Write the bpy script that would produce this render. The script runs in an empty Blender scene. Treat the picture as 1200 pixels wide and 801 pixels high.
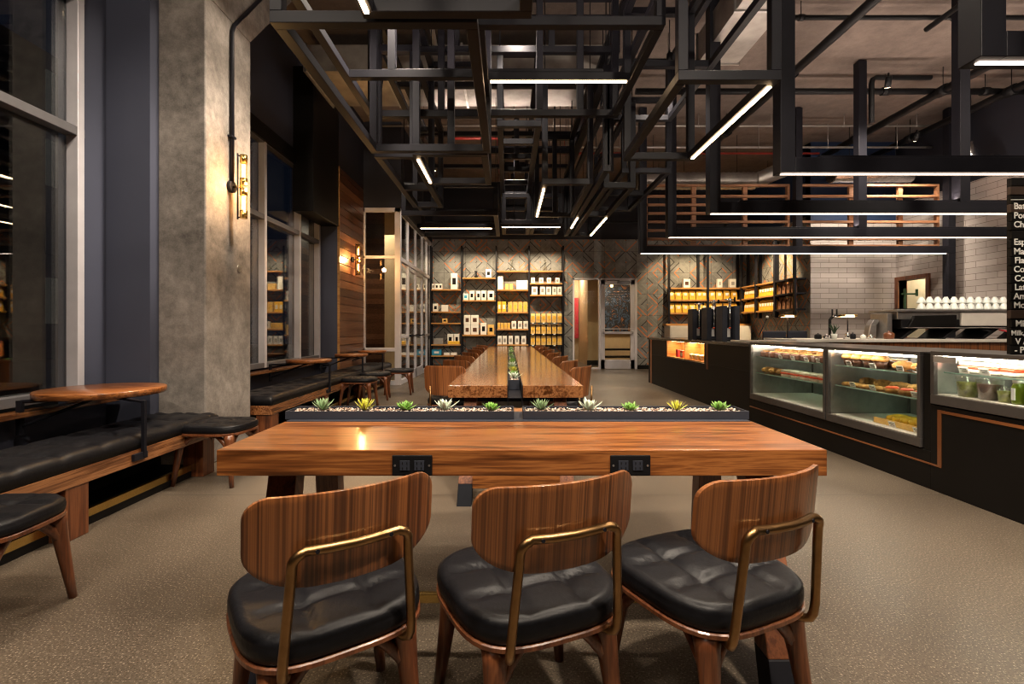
import bpy, bmesh, math, random
from mathutils import Vector, Matrix
random.seed(7)
PI = math.pi
SC = bpy.context.scene
COL = SC.collection
R = math.radians

# ------------------------------------------------------------------ camera
cam_d = bpy.data.cameras.new('camera'); cam = bpy.data.objects.new('camera', cam_d); COL.objects.link(cam)
cam.location = (0, 0, 1.2); cam.rotation_euler = (PI/2, 0, 0)
cam_d.sensor_width = 36; cam_d.lens = 567/1200*36
cam_d.shift_x = 4.3/1200; cam_d.shift_y = -15.3/1200; cam_d.clip_start = 0.05
SC.camera = cam
SC.view_settings.view_transform = 'Standard'; SC.view_settings.look = 'None'
SC.view_settings.gamma = 1; SC.view_settings.exposure = 1.45
SC.cycles.use_denoising = True; SC.cycles.filter_width = 1.1
SC.cycles.max_bounces = 6; SC.cycles.diffuse_bounces = 3; SC.cycles.glossy_bounces = 3
SC.cycles.transparent_max_bounces = 14; SC.cycles.sample_clamp_indirect = 4
SC.cycles.caustics_reflective = False; SC.cycles.caustics_refractive = False

# ------------------------------------------------------------------ materials
class NT:
    def __init__(s, name):
        s.m = bpy.data.materials.new(name); s.m.use_nodes = True
        s.t = s.m.node_tree; s.t.nodes.clear()
        s.out = s.n('ShaderNodeOutputMaterial')
    def n(s, t, **k):
        o = s.t.nodes.new(t)
        for a, v in k.items(): setattr(o, a, v)
        return o
    def l(s, a, b): s.t.links.new(a, b)
    def val(s, sock, v):
        if hasattr(v, 'is_output') or isinstance(v, bpy.types.NodeSocket): s.l(v, sock)
        else: sock.default_value = v
    def math(s, op, a, b=0.0, c=0.0):
        o = s.n('ShaderNodeMath', operation=op); s.val(o.inputs[0], a); s.val(o.inputs[1], b)
        if len(o.inputs) > 2: s.val(o.inputs[2], c)
        return o.outputs[0]
    def coord(s, kind='Object', scale=(1, 1, 1), rnd=0):
        c = s.n('ShaderNodeTexCoord').outputs[kind]
        if rnd:
            oi = s.n('ShaderNodeObjectInfo'); ad = s.n('ShaderNodeVectorMath', operation='ADD')
            mu = s.math('MULTIPLY', oi.outputs['Random'], rnd)
            s.l(c, ad.inputs[0]); s.l(mu, ad.inputs[1]); c = ad.outputs[0]
        mp = s.n('ShaderNodeMapping'); mp.inputs['Scale'].default_value = scale
        s.l(c, mp.inputs[0]); return mp.outputs[0]
    def noise(s, v, scale=5, detail=4, rough=.55, dist=0):
        o = s.n('ShaderNodeTexNoise'); s.l(v, o.inputs['Vector'])
        o.inputs['Scale'].default_value = scale; o.inputs['Detail'].default_value = detail
        o.inputs['Roughness'].default_value = rough; o.inputs['Distortion'].default_value = dist
        return o.outputs[0]
    def ramp(s, f, stops):
        o = s.n('ShaderNodeValToRGB'); e = o.color_ramp.elements
        while len(e) > 1: e.remove(e[0])
        e[0].position = stops[0][0]; e[0].color = (*stops[0][1], 1)
        for p, c in stops[1:]:
            k = e.new(p); k.color = (*c, 1)
        s.val(o.inputs[0], f); return o.outputs[0]
    def mix(s, f, a, b, mode='MIX'):
        o = s.n('ShaderNodeMix', data_type='RGBA', blend_type=mode)
        s.val(o.inputs[0], f)
        for i, v in ((6, a), (7, b)):
            if isinstance(v, tuple): o.inputs[i].default_value = (*v[:3], 1)
            else: s.l(v, o.inputs[i])
        return o.outputs[2]
    def bsdf(s, col, rough=.5, metal=0, bump=None, bs=.2, bd=.01, spec=.5, coat=0, alpha=None):
        b = s.n('ShaderNodeBsdfPrincipled')
        if isinstance(col, tuple): b.inputs['Base Color'].default_value = (*col[:3], 1)
        else: s.l(col, b.inputs['Base Color'])
        s.val(b.inputs['Roughness'], rough); b.inputs['Metallic'].default_value = metal
        b.inputs['Specular IOR Level'].default_value = spec
        b.inputs['Coat Weight'].default_value = coat; b.inputs['Coat Roughness'].default_value = .12
        if bump is not None:
            n = s.n('ShaderNodeBump'); n.inputs['Strength'].default_value = bs; n.inputs['Distance'].default_value = bd
            s.l(bump, n.inputs['Height']); s.l(n.outputs[0], b.inputs['Normal'])
        s.l(b.outputs[0], s.out.inputs[0]); return s.m

def plain(name, c, rough=.5, metal=0, spec=.5, var=.12, vs=6, bump=0, coat=0):
    t = NT(name); v = t.coord('Object', rnd=3)
    n = t.noise(v, vs, 4)
    a = tuple(x*(1-var) for x in c); b = tuple(min(1, x*(1+var)) for x in c)
    return t.bsdf(t.ramp(n, [(.3, a), (.7, b)]), rough, metal, n if bump else None, bump, .01, spec, coat)

def wood(name, dark, mid, light, axis='X', k=1.0, rough=.35, coat=0, stripe=1.0, dist=.8):
    t = NT(name); ai = 'XYZ'.index(axis)
    s1 = [9*k]*3; s1[ai] = (.7*k if dist > .3 else .12)
    s2 = [70*k]*3; s2[ai] = (2.2*k if dist > .3 else .3)
    fine = dist <= .3
    if fine: s1[1] = .2; s2[1] = 1.0
    a = t.noise(t.coord('Object', tuple(s1), 9), 1.6, 3 if fine else 5, .6, dist)
    b = t.noise(t.coord('Object', tuple(s2), 9), 1.0, 1 if fine else 3, .6)
    f = t.math('ADD', t.math('MULTIPLY', a, stripe), t.math('MULTIPLY', t.math('SUBTRACT', b, .5), .55))
    c = t.ramp(f, [(.30, dark), (.45, mid), (.55, light), (.63, mid), (.74, dark)])
    return t.bsdf(c, rough, 0, b, .08, .004, .5, coat)

M = {}
WD, WM, WL = (.062, .019, .005), (.19, .060, .015), (.35, .128, .034)
M['walnut_x'] = wood('walnut lengthwise', WD, WM, WL, 'X', 1, .28, .3)
M['walnut_y'] = wood('walnut along the long table', WD, (.165, .062, .022), (.32, .135, .05), 'Y', .8, .16, .4)
M['walnut_z'] = wood('walnut veneer upright grain', (.080, .026, .009), (.165, .056, .018), (.30, .108, .034), 'Z', 2.2, .3, .3, 1.0, .0)
M['walnut_leg'] = wood('dark walnut legs', (.06, .018, .008), (.13, .04, .015), (.19, .065, .024), 'Z', 1.2, .32, .2)
M['oak_shelf'] = wood('amber shelf board', (.30, .13, .035), (.42, .2, .06), (.5, .26, .08), 'X', 1, .4)
M['slat'] = wood('cedar slats', (.10, .04, .018), (.19, .08, .035), (.26, .12, .055), 'X', 1, .6)
M['leather'] = plain('black leather', (.0055, .0055, .007), .42, 0, .22, .2, 60, .12)
M['steel'] = plain('charcoal painted steel', (.010, .010, .014), .45, 0, .16, .15, 4)
M['steel_grey'] = plain('slate painted steel', (.028, .031, .042), .5, 0, .2, .12, 4)
M['black'] = plain('matte black laminate', (.0055, .0050, .0048), .45, 0, .18, .2, 3)
M['black_soft'] = plain('black plastic', (.006, .006, .007), .5, 0, .2)
M['brass'] = plain('aged brass', (.30, .175, .075), .33, 1, .5, .2, 20)
M['brass_bright'] = plain('polished brass', (.7, .48, .16), .22, 1, .5, .1, 10)
M['chrome'] = plain('chrome', (.75, .75, .76), .12, 1, .5, .05, 5)
M['alu'] = plain('satin aluminium', (.66, .64, .68), .42, .35, .5, .06, 6)
M['alu_dark'] = plain('grey aluminium', (.20, .195, .205), .4, .5, .5, .08, 6)
M['stainless'] = plain('brushed stainless', (.45, .44, .43), .3, .9, .5, .1, 12)
M['galv'] = plain('galvanised duct steel', (.33, .31, .29), .38, .75, .5, .3, 3)
M['foil'] = plain('crumpled foil', (.7, .7, .73), .22, 1, .5, .2, 14, .9)
M['white'] = plain('white card', (.8, .78, .74), .6, 0, .3, .04)
M['cream'] = plain('cream painted wall', (.52, .40, .25), .8, 0, .2, .05)
M['ceramic'] = plain('white ceramic', (.72, .76, .72), .25, 0, .5, .04)
M['stone_dark'] = plain('dark polished stone', (.035, .033, .032), .18, 0, .5, .4, 5)
M['boardbrown'] = plain('dark brown painted board', (.035, .018, .010), .6)
M['case_metal'] = plain('bronze grey case metal', (.10, .092, .088), .35, .5, .5, .1, 8)
M['footsteel'] = plain('dull black foot steel', (.010, .011, .014), .8, 0, .05)
M['legwood'] = wood('matte dark walnut table legs', (.05, .016, .007), (.11, .035, .013), (.16, .055, .02), 'Z', 1.2, .75, 0)
M['glass_edge'] = plain('green glass edge', (.30, .46, .40), .2)
M['marble'] = plain('pale stone worktop', (.5, .48, .45), .2, 0, .5, .2, 5)
M['white_lam'] = plain('white laminate', (.62, .58, .52), .5, 0, .3, .05)
M['gold'] = plain('golden paper bag', (.88, .50, .05), .42, .1, .5, .15, 18, .2)
M['kraft'] = plain('kraft gold pouch', (.75, .48, .15), .5, 0, .4, .15, 18)
M['brown'] = plain('brown paper bag', (.22, .10, .05), .6)
M['red'] = plain('red print', (.45, .03, .04), .5, 0, .3, .4, 8)
M['blue'] = plain('cyan card', (.03, .32, .55), .5)
M['navy'] = plain('blue-grey paint', (.062, .068, .100), .5, 0, .3, .06, 1.5)
M['darkpaint'] = plain('charcoal paint', (.020, .021, .030), .6, 0, .3, .1, 1.5)
M['deepblue'] = plain('dark blue paint', (.015, .03, .075), .6, 0, .3, .1, 1.5)
M['conduit'] = plain('pale conduit', (.4, .38, .36), .4, .5)
M['redpipe'] = plain('red sprinkler pipe', (.22, .02, .015), .45)
M['pastry'] = plain('baked pastry', (.50, .24, .07), .6, 0, .4, .45, 30, .4)
M['choc'] = plain('chocolate pastry', (.08, .03, .015), .5, 0, .4, .4, 30, .4)
M['icing'] = plain('pale icing', (.78, .70, .58), .5, 0, .4, .15, 20)
M['yellow'] = plain('yellow pastry', (.85, .50, .03), .45, 0, .4, .2, 20)
M['berry'] = plain('red berry glaze', (.75, .10, .04), .3)
M['salad'] = plain('pesto green food', (.22, .25, .03), .5, 0, .5, .5, 30, .4)
M['juice_g'] = plain('green juice', (.10, .15, .01), .15)
M['juice_r'] = plain('red juice', (.12, .02, .008), .15)
M['asphalt'] = plain('dark asphalt', (.02, .02, .02), .8)
M['facade'] = plain('dim brick facade', (.035, .028, .026), .8)
M['soil'] = plain('dark soil', (.05, .035, .025), .9)
LEAF = [plain('sage green leaf', (.22, .33, .17), .45, 0, .4, .2, 9), plain('lime yellow leaf', (.50, .50, .06), .4, 0, .4, .3, 9),
        plain('fresh green leaf', (.16, .33, .06), .4, 0, .4, .3, 9), plain('pale silver leaf', (.50, .58, .46), .45, 0, .4, .1, 9)]
M['darkleaf'] = plain('dark green leaf', (.02, .05, .02), .4)

def emis(name, c, s):
    t = NT(name); e = t.n('ShaderNodeEmission'); e.inputs[0].default_value = (*c, 1); e.inputs[1].default_value = s
    t.l(e.outputs[0], t.out.inputs[0]); return t.m
M['led'] = emis('warm white led', (1, .66, .36), 9)
M['led_cool'] = emis('neutral white led', (1, .78, .62), 3.2)
M['led_case'] = emis('display case led', (1, .90, .72), 15)
M['bulb'] = emis('amber filament glow', (1, .42, .10), 10)
M['lampglow'] = emis('heat lamp glow', (1, .55, .25), 4)
M['litroom'] = emis('bright lit window', (1, .78, .42), .5)
M['farlight'] = emis('distant lamp', (1, .7, .25), 3)
M['dimwin'] = emis('dim distant window', (.5, .45, .35), .015)

def glass(name, tint=(.93, .96, .95), ior=1.5, extra=0.0):
    t = NT(name); tr = t.n('ShaderNodeBsdfTransparent'); tr.inputs[0].default_value = (*tint, 1)
    g = t.n('ShaderNodeBsdfGlossy'); g.inputs['Roughness'].default_value = .01; g.inputs[0].default_value = (1, 1, 1, 1)
    lw = t.n('ShaderNodeLayerWeight'); lw.inputs[0].default_value = .5
    f0 = ((ior-1)/(ior+1))**2 + extra*.5
    fac = t.math('ADD', f0, t.math('MULTIPLY', t.math('POWER', lw.outputs['Facing'], 5.0), 1-f0))
    ms = t.n('ShaderNodeMixShader'); t.l(fac, ms.inputs[0]); t.l(tr.outputs[0], ms.inputs[1]); t.l(g.outputs[0], ms.inputs[2])
    t.l(ms.outputs[0], t.out.inputs[0]); return t.m
M['window_glass'] = glass('window glass', (.85, .88, .88), 1.6, .10)
M['door_glass'] = glass('door glass', (.95, .95, .93), 1.3)
M['case_glass'] = glass('display glass', (.97, .98, .97), 1.25)
M['shelf_glass'] = glass('green edged shelf glass', (.80, .90, .86), 1.5, .05)
M['bulb_glass'] = glass('sconce glass tube', (1, .9, .75), 1.4)
M['tub_plastic'] = glass('clear plastic', (.88, .88, .85), 1.5, .12)

def concrete(name, base, k=1, rough=.7, blot=.45, grad=0):
    t = NT(name); v = t.coord('Object', (k, k, k))
    a = t.noise(v, 1.1, 6, .62, .4); b = t.noise(v, 9, 8, .7); c = t.noise(v, 60, 3, .6)
    f = t.math('ADD', t.math('MULTIPLY', a, .5), t.math('ADD', t.math('MULTIPLY', b, .38), t.math('MULTIPLY', c, .12)))
    lo = tuple(x*(1-blot) for x in base); hi = tuple(min(1, x*(1+blot)) for x in base)
    return t.bsdf(t.ramp(f, [(.34, lo), (.5, base), (.64, hi)]), rough, 0, b, .35, .01, .4)
M['pillar'] = concrete('board marked concrete', (.215, .192, .172), 1.5, .75, .65)
M['ceiling'] = concrete('concrete deck', (.15, .118, .102), .8, .8, .35)

def floor_mat():
    t = NT('polished speckled concrete'); v = t.coord('Object')
    a = t.noise(v, .7, 4, .5, .3); b = t.noise(v, 22, 8, .75)
    vo = t.n('ShaderNodeTexVoronoi'); vo.inputs['Scale'].default_value = 120; t.l(v, vo.inputs[0])
    c = t.noise(v, 130, 2, .6)
    f = t.math('ADD', t.math('MULTIPLY', a, .6), t.math('MULTIPLY', b, .4))
    col = t.ramp(f, [(.33, (.055, .042, .030)), (.5, (.098, .077, .056)), (.66, (.150, .121, .090))])
    sp = t.ramp(c, [(.36, (.45, .42, .4)), (.48, (1, 1, 1)), (.60, (1.0, 1.0, 1.0)), (.70, (1.0, 1.0, 1.0))])
    col = t.mix(1, col, sp, 'MULTIPLY')
    col = t.mix(t.math('MULTIPLY', t.math('GREATER_THAN', c, .63), .5), col, (.45, .38, .30))
    # saw cut joints on a grid
    s = t.n('ShaderNodeSeparateXYZ'); t.l(v, s.inputs[0])
    jx = t.math('LESS_THAN', t.math('ABSOLUTE', t.math('SUBTRACT', t.math('PINGPONG', t.math('ADD', s.outputs[0], .62), 1.9), 0)), .004)
    jy = t.math('LESS_THAN', t.math('ABSOLUTE', t.math('PINGPONG', t.math('ADD', s.outputs[1], .3), 1.9)), .004)
    col = t.mix(t.math('MULTIPLY', t.math('MAXIMUM', jx, jy), .75), col, (.03, .025, .02))
    rg = t.ramp(f, [(.35, (.30,)*3), (.65, (.48,)*3)])
    return t.bsdf(col, rg, 0, c, .04, .003, .3)
M['floor'] = floor_mat()

def tile_mat(name, ui):
    """grey ceramic tiles embossed with diagonal ridges, some ridges copper or dark"""
    t = NT(name); v = t.coord('Object'); s = t.n('ShaderNodeSeparateXYZ'); t.l(v, s.inputs[0])
    u, w = s.outputs[ui], s.outputs[2]; T = .32
    u = t.math('ADD', u, 20.0)
    pu = t.math('PINGPONG', t.math('ADD', u, T/2), T); pw = t.math('PINGPONG', w, T)
    cu = t.math('FLOOR', t.math('DIVIDE', t.math('ADD', u, T/2), T)); cw = t.math('FLOOR', t.math('DIVIDE', w, T))
    d = t.math('DIVIDE', t.math('ADD', pu, pw), T*2)             # 0..1 concentric diamonds
    k = t.math('MULTIPLY', d, 4.0); idx = t.math('FLOOR', k); fr = t.math('FRACT', k)
    line = t.math('LESS_THAN', fr, .20)
    cx = t.n('ShaderNodeCombineXYZ'); t.l(cu, cx.inputs[0]); t.l(cw, cx.inputs[1]); t.l(idx, cx.inputs[2])
    wn = t.n('ShaderNodeTexWhiteNoise', noise_dimensions='3D'); t.l(cx.outputs[0], wn.inputs[0])
    cop = t.math('MULTIPLY', line, t.math('LESS_THAN', wn.outputs[0], .38))
    dk = t.math('MULTIPLY', line, t.math('MULTIPLY', t.math('GREATER_THAN', wn.outputs[0], .38), t.math('LESS_THAN', wn.outputs[0], .62)))
    n = t.noise(v, 5, 5, .6)
    base = t.ramp(n, [(.35, (.15, .15, .145)), (.65, (.24, .24, .23))])
    gx = t.math('LESS_THAN', t.math('PINGPONG', t.math('ADD', u, T/2), T/2), .004); gz = t.math('LESS_THAN', t.math('PINGPONG', w, T/2), .004)
    base = t.mix(t.math('MULTIPLY', line, .35), base, (.28, .27, .25))
    base = t.mix(t.math('MAXIMUM', gx, gz), base, (.06, .058, .055))
    base = t.mix(dk, base, (.014, .012, .012))
    base = t.mix(cop, base, (.62, .17, .02))
    return t.bsdf(base, .42, 0, line, .5, .006, .5)
M['tile_back'] = tile_mat('diamond tile back wall', 0)
M['tile_side'] = tile_mat('diamond tile side wall', 1)

def brick_mat(name, ui):
    t = NT(name); v = t.coord('Object'); s = t.n('ShaderNodeSeparateXYZ'); t.l(v, s.inputs[0])
    c = t.n('ShaderNodeCombineXYZ'); t.l(s.outputs[ui], c.inputs[0]); t.l(s.outputs[2], c.inputs[1])
    b = t.n('ShaderNodeTexBrick'); t.l(c.outputs[0], b.inputs[0])
    b.inputs['Color1'].default_value = (.46, .41, .385, 1); b.inputs['Color2'].default_value = (.37, .33, .31, 1)
    b.inputs['Mortar'].default_value = (.17, .14, .125, 1); b.inputs['Scale'].default_value = 1
    b.inputs['Mortar Size'].default_value = .005; b.inputs['Brick Width'].default_value = .42; b.inputs['Row Height'].default_value = .12
    return t.bsdf(b.outputs[0], .3, 0, t.math('SUBTRACT', 1, b.outputs[1]), .3, .004, .5)
M['brick_x'] = brick_mat('white subway tile facing the room', 0)
M['brick_y'] = brick_mat('white subway tile side wall', 1)

def plank_mat():
    t = NT('stained wall planks'); v = t.coord('Object'); s = t.n('ShaderNodeSeparateXYZ'); t.l(v, s.inputs[0])
    cell = t.math('FLOOR', t.math('DIVIDE', s.outputs[2], .15))
    wn = t.n('ShaderNodeTexWhiteNoise', noise_dimensions='1D'); t.l(cell, wn.inputs['W'])
    g = t.noise(t.coord('Object', (8, .8, 22)), 2, 5, .6, .5)
    f = t.math('ADD', t.math('MULTIPLY', wn.outputs[0], .45), t.math('MULTIPLY', g, .6))
    return t.bsdf(t.ramp(f, [(.22, (.030, .013, .008)), (.5, (.12, .048, .022)), (.8, (.26, .12, .06))]), .32, 0, g, .1, .004, .5)
M['planks'] = plank_mat()

def art_mat(name, cols, sc=3):
    t = NT(name); v = t.coord('Object', (sc, sc, sc)); n = t.noise(v, 2.2, 5, .6, 2.5)
    st = [(i/(len(cols)-1)*.5+.25, c) for i, c in enumerate(cols)]
    return t.bsdf(t.ramp(n, st), .5)
M['art_dark'] = art_mat('dark abstract painting', [(.004, .004, .006), (.01, .012, .02), (.05, .09, .16), (.005, .004, .004), (.02, .02, .03), (.35, .14, .04), (.004, .004, .006)], 1.5)
M['art_red'] = art_mat('red abstract painting', [(.2, .01, .03), (.55, .02, .06), (.5, .1, .08), (.05, .01, .02)])

# ------------------------------------------------------------------ mesh builder
class MB:
    def __init__(s): s.b = bmesh.new()
    def _xf(s, vs, loc, rot=None):
        m = Matrix.Translation(Vector(loc)) @ (rot if rot is not None else Matrix.Identity(4))
        bmesh.ops.transform(s.b, matrix=m, verts=vs)
    def box(s, x0, x1, y0, y1, z0, z1, rot=None, piv=None):
        vs = [s.b.verts.new(((x0, x1)[i & 1], (y0, y1)[(i >> 1) & 1], (z0, z1)[(i >> 2) & 1])) for i in range(8)]
        for f in ((0, 2, 3, 1), (4, 5, 7, 6), (0, 1, 5, 4), (1, 3, 7, 5), (3, 2, 6, 7), (2, 0, 4, 6)):
            s.b.faces.new([vs[i] for i in f])
        if rot is not None:
            p = Vector(piv if piv else ((x0+x1)/2, (y0+y1)/2, (z0+z1)/2))
            bmesh.ops.transform(s.b, matrix=Matrix.Translation(p) @ rot @ Matrix.Translation(-p), verts=vs)
        return s
    def hexa(s, bot, top):
        """prism between two 4-point rings"""
        a = [s.b.verts.new(p) for p in bot]; c = [s.b.verts.new(p) for p in top]; n = len(a)
        s.b.faces.new(a[::-1]); s.b.faces.new(c)
        for i in range(n): s.b.faces.new((a[i], a[(i+1) % n], c[(i+1) % n], c[i]))
        return s
    def tube(s, pts, r, seg=10, smooth=True, cap=True):
        pts = [Vector(p) for p in pts]; n = len(pts); rr = r if isinstance(r, (list, tuple)) else [r]*n
        rings = []; up = None
        for i, p in enumerate(pts):
            d = (pts[min(i+1, n-1)] - pts[max(i-1, 0)]).normalized()
            if up is None:
                up = Vector((0, 0, 1)) if abs(d.z) < .9 else Vector((0, 1, 0))
            a = d.cross(up)
            if a.length < 1e-5: a = d.cross(Vector((1, 0, 0)))
            a.normalize(); b = a.cross(d).normalized(); up = b
            rings.append([s.b.verts.new(p + (a*math.cos(2*PI*k/seg) + b*math.sin(2*PI*k/seg))*rr[i]) for k in range(seg)])
        for i in range(n-1):
            for k in range(seg):
                f = s.b.faces.new((rings[i][k], rings[i][(k+1) % seg], rings[i+1][(k+1) % seg], rings[i+1][k])); f.smooth = smooth
        if cap:
            s.b.faces.new(rings[0][::-1]); s.b.faces.new(rings[-1])
        return s
    def lathe(s, prof, loc=(0, 0, 0), seg=20, sx=1, sy=1, smooth=True):
        rings = []
        for r, z in prof:
            if r < 1e-6: rings.append([s.b.verts.new((loc[0], loc[1], loc[2]+z))])
            else: rings.append([s.b.verts.new((loc[0]+r*sx*math.cos(2*PI*k/seg), loc[1]+r*sy*math.sin(2*PI*k/seg), loc[2]+z)) for k in range(seg)])
        for a, c in zip(rings, rings[1:]):
            for k in range(seg):
                k2 = (k+1) % seg
                if len(a) == 1 and len(c) == 1: continue
                if len(a) == 1: f = s.b.faces.new((a[0], c[k2], c[k]))
                elif len(c) == 1: f = s.b.faces.new((a[k], a[k2], c[0]))
                else: f = s.b.faces.new((a[k], a[k2], c[k2], c[k]))
                f.smooth = smooth
        for e in (rings[0], rings[-1]):
            if len(e) > 1: s.b.faces.new(e)
        return s
    def prism(s, pts, z0, z1):
        return s.hexa([(x, y, z0) for x, y in pts], [(x, y, z1) for x, y in pts])
    def ball(s, c, r, sub=1, sc=(1, 1, 1)):
        d = bmesh.ops.create_icosphere(s.b, subdivisions=sub, radius=r)
        m = Matrix.Translation(Vector(c)) @ Matrix.Diagonal((*sc, 1))
        bmesh.ops.transform(s.b, matrix=m, verts=d['verts'])
        for v in d['verts']:
            for f in v.link_faces: f.smooth = True
        return s
    def build(s, name, mat, parent=None, bevel=0, world=False, seg=2, loc=None):
        bmesh.ops.recalc_face_normals(s.b, faces=s.b.faces[:])
        me = bpy.data.meshes.new(name); s.b.to_mesh(me); s.b.free()
        o = bpy.data.objects.new(name, me); COL.objects.link(o)
        me.materials.append(M[mat] if isinstance(mat, str) else mat)
        if world and parent is not None: me.transform(Matrix.Translation(-Vector(parent.location)))
        if loc is not None:
            me.transform(Matrix.Translation(-Vector(loc))); o.location = loc
        if parent is not None: o.parent = parent
        if bevel:
            md = o.modifiers.new('bevel', 'BEVEL'); md.width = bevel; md.segments = seg; md.limit_method = 'ANGLE'; md.angle_limit = R(40)
        return o

def tag(o, label=None, cat=None, group=None, kind=None):
    if label: o['label'] = label
    if cat: o['category'] = cat
    if group: o['group'] = group
    if kind: o['kind'] = kind
    return o
def thing(name, label, cat, loc=(0, 0, 0), rz=0, group=None):
    o = bpy.data.objects.new(name, None); COL.objects.link(o); o.empty_display_size = .1
    o.location = loc; o.rotation_euler = (0, 0, rz)
    return tag(o, label, cat, group)
def struct(name, mb, mat, bevel=0, parent=None, label=None):
    o = mb.build(name, mat, parent, bevel)
    if parent is None: o['kind'] = 'structure'
    if label: o['label'] = label
    return o
KIDS = {}
def dup(root, loc, rz=0, label=None, group=None):
    def rec(o, par):
        c = o.copy(); COL.objects.link(c)
        if par is not None: c.parent = par
        for ch in [x for x in o.children]: rec(ch, c)
        return c
    r = rec(root, None); r.location = loc; r.rotation_euler = (0, 0, rz)
    if label: r['label'] = label
    if group: r['group'] = group
    return r
ORD = ['first', 'second', 'third', 'fourth', 'fifth', 'sixth', 'seventh', 'eighth', 'ninth', 'tenth', 'eleventh', 'twelfth']
def nth(i, n=None):
    if n and n > 1 and i == 0: return 'leftmost'
    if n and n > 1 and i == n-1: return 'rightmost'
    return ORD[i] + ' from left'

F = 567.0
def PX(x, y, Y): return Vector(((x-595.7)*Y/F, Y, 1.2-(y-385.2)*Y/F))   # surveyed point: photo measurement + known distance

# ================================================================== SETTING
ZC = 5.6
struct('floor', MB().box(-3.6, 9.4, -4, 20, -.12, 0), 'floor')
struct('ceiling', MB().box(-3.7, 9.4, -4, 20, ZC, ZC+.15), 'ceiling')
XW = -3.4
wl = MB()
wl.box(XW-.2, XW, -4, 8.79, 0, .60)
wl.box(XW-.2, XW, -4, 8.79, 3.90, ZC)
wl.box(XW-.2, XW, 3.87, 5.02, .60, 3.90)
wl.box(XW-.2, XW, 8.72, 8.79, .60, 3.90)
wl.box(XW, -3.03, 4.09, 4.196, 0, ZC)
wl.box(XW-.2, -3.084, 8.79, 8.9, 0, 4.15)
struct('wall_left', wl, 'navy')
struct('wall_rear', MB().box(-3.6, 9.4, -4.15, -4, 0, ZC), 'darkpaint')
struct('trim_1', MB().box(XW, XW+.14, -4, 4.06, .60, .635), 'walnut_y', .004)
struct('trim_2', MB().box(XW, XW+.14, 5.0, 8.79, .60, .635), 'walnut_y', .004)
struct('trim_3', MB().box(XW, XW+.05, 5.0, 7.64, 3.80, 4.02), 'black', .004)
def window(n, y0, y1, mull, z0=.66, z1=3.86, zt=2.72):
    w = thing('window_%d' % n, None, None, (XW-.05, y0, z0)); w['kind'] = 'structure'
    f = MB()
    x0, x1 = XW-.09, XW+.015
    f.box(x0, x1, y0, y1, z0, z0+.07); f.box(x0, x1, y0, y1, z1-.07, z1); f.box(x0, x1, y0, y1, zt, zt+.07)
    f.build('window_frame', 'alu_dark', w, .004, True)
    for m in mull: MB().box(XW-.075, XW+.02, m-.03, m+.03, z0, z1).build('mullion', 'alu', w, .004, True)
    b = [m for m in mull]
    for a, c in zip(b, b[1:]):
        for (za, zb) in ((z0+.07, zt), (zt+.07, z1-.07)):
            MB().box(XW-.085, XW-.07, a+.035, c-.035, za, zb).build('pane', 'window_glass', w, 0, True)
window(1, -3.95, 3.87, [-3.9, -1.6, .9, 3.83])
window(2, 5.02, 8.72, [5.06, 6.75, 7.87, 8.68])
# concrete pillar with flared head
p = MB().box(-3.08, -2.63, 4.2, 4.94, 0, 4.12)
p.hexa([(-3.08, 4.2, 4.12), (-2.63, 4.2, 4.12), (-2.63, 4.94, 4.12), (-3.08, 4.94, 4.12)],
       [(-3.08, 4.2, ZC), (-2.63, 4.2, ZC), (-2.63, 6.27, ZC), (-3.08, 6.27, ZC)])
o = struct('wall_pillar', p, 'pillar', .012); tag(o, 'board-marked concrete pillar with a flared head beside the windows')
t_ = MB().lathe([(.022, 0), (.03, .004), (.02, -.01)], seg=16)
# timber wall
pl = MB(); pl.box(-3.3, -3.10, 8.9, 10.3, 0, 4.15)
z = 0
while z < 4.15:
    pl.box(-3.10, -3.075, 8.79, 10.3, z+.007, min(z+.143, 4.15)); z += .15
struct('wall_timber', pl, 'planks')
struct('trim_4', MB().box(-3.10, -3.06, 8.775, 8.79, 0, 4.15), 'oak_shelf')
struct('wall_left_upper', MB().box(-3.6, -3.08, 8.79, 10.3, 4.15, ZC), 'darkpaint')
b = MB().box(-3.4, -3.08, 7.64, 8.79, 3.06, ZC-.25)
b.box(-3.38, -3.10, 7.63, 7.64, 3.9, 3.915)
o = struct('wall_bulkhead', b, 'black', .004)
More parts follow.
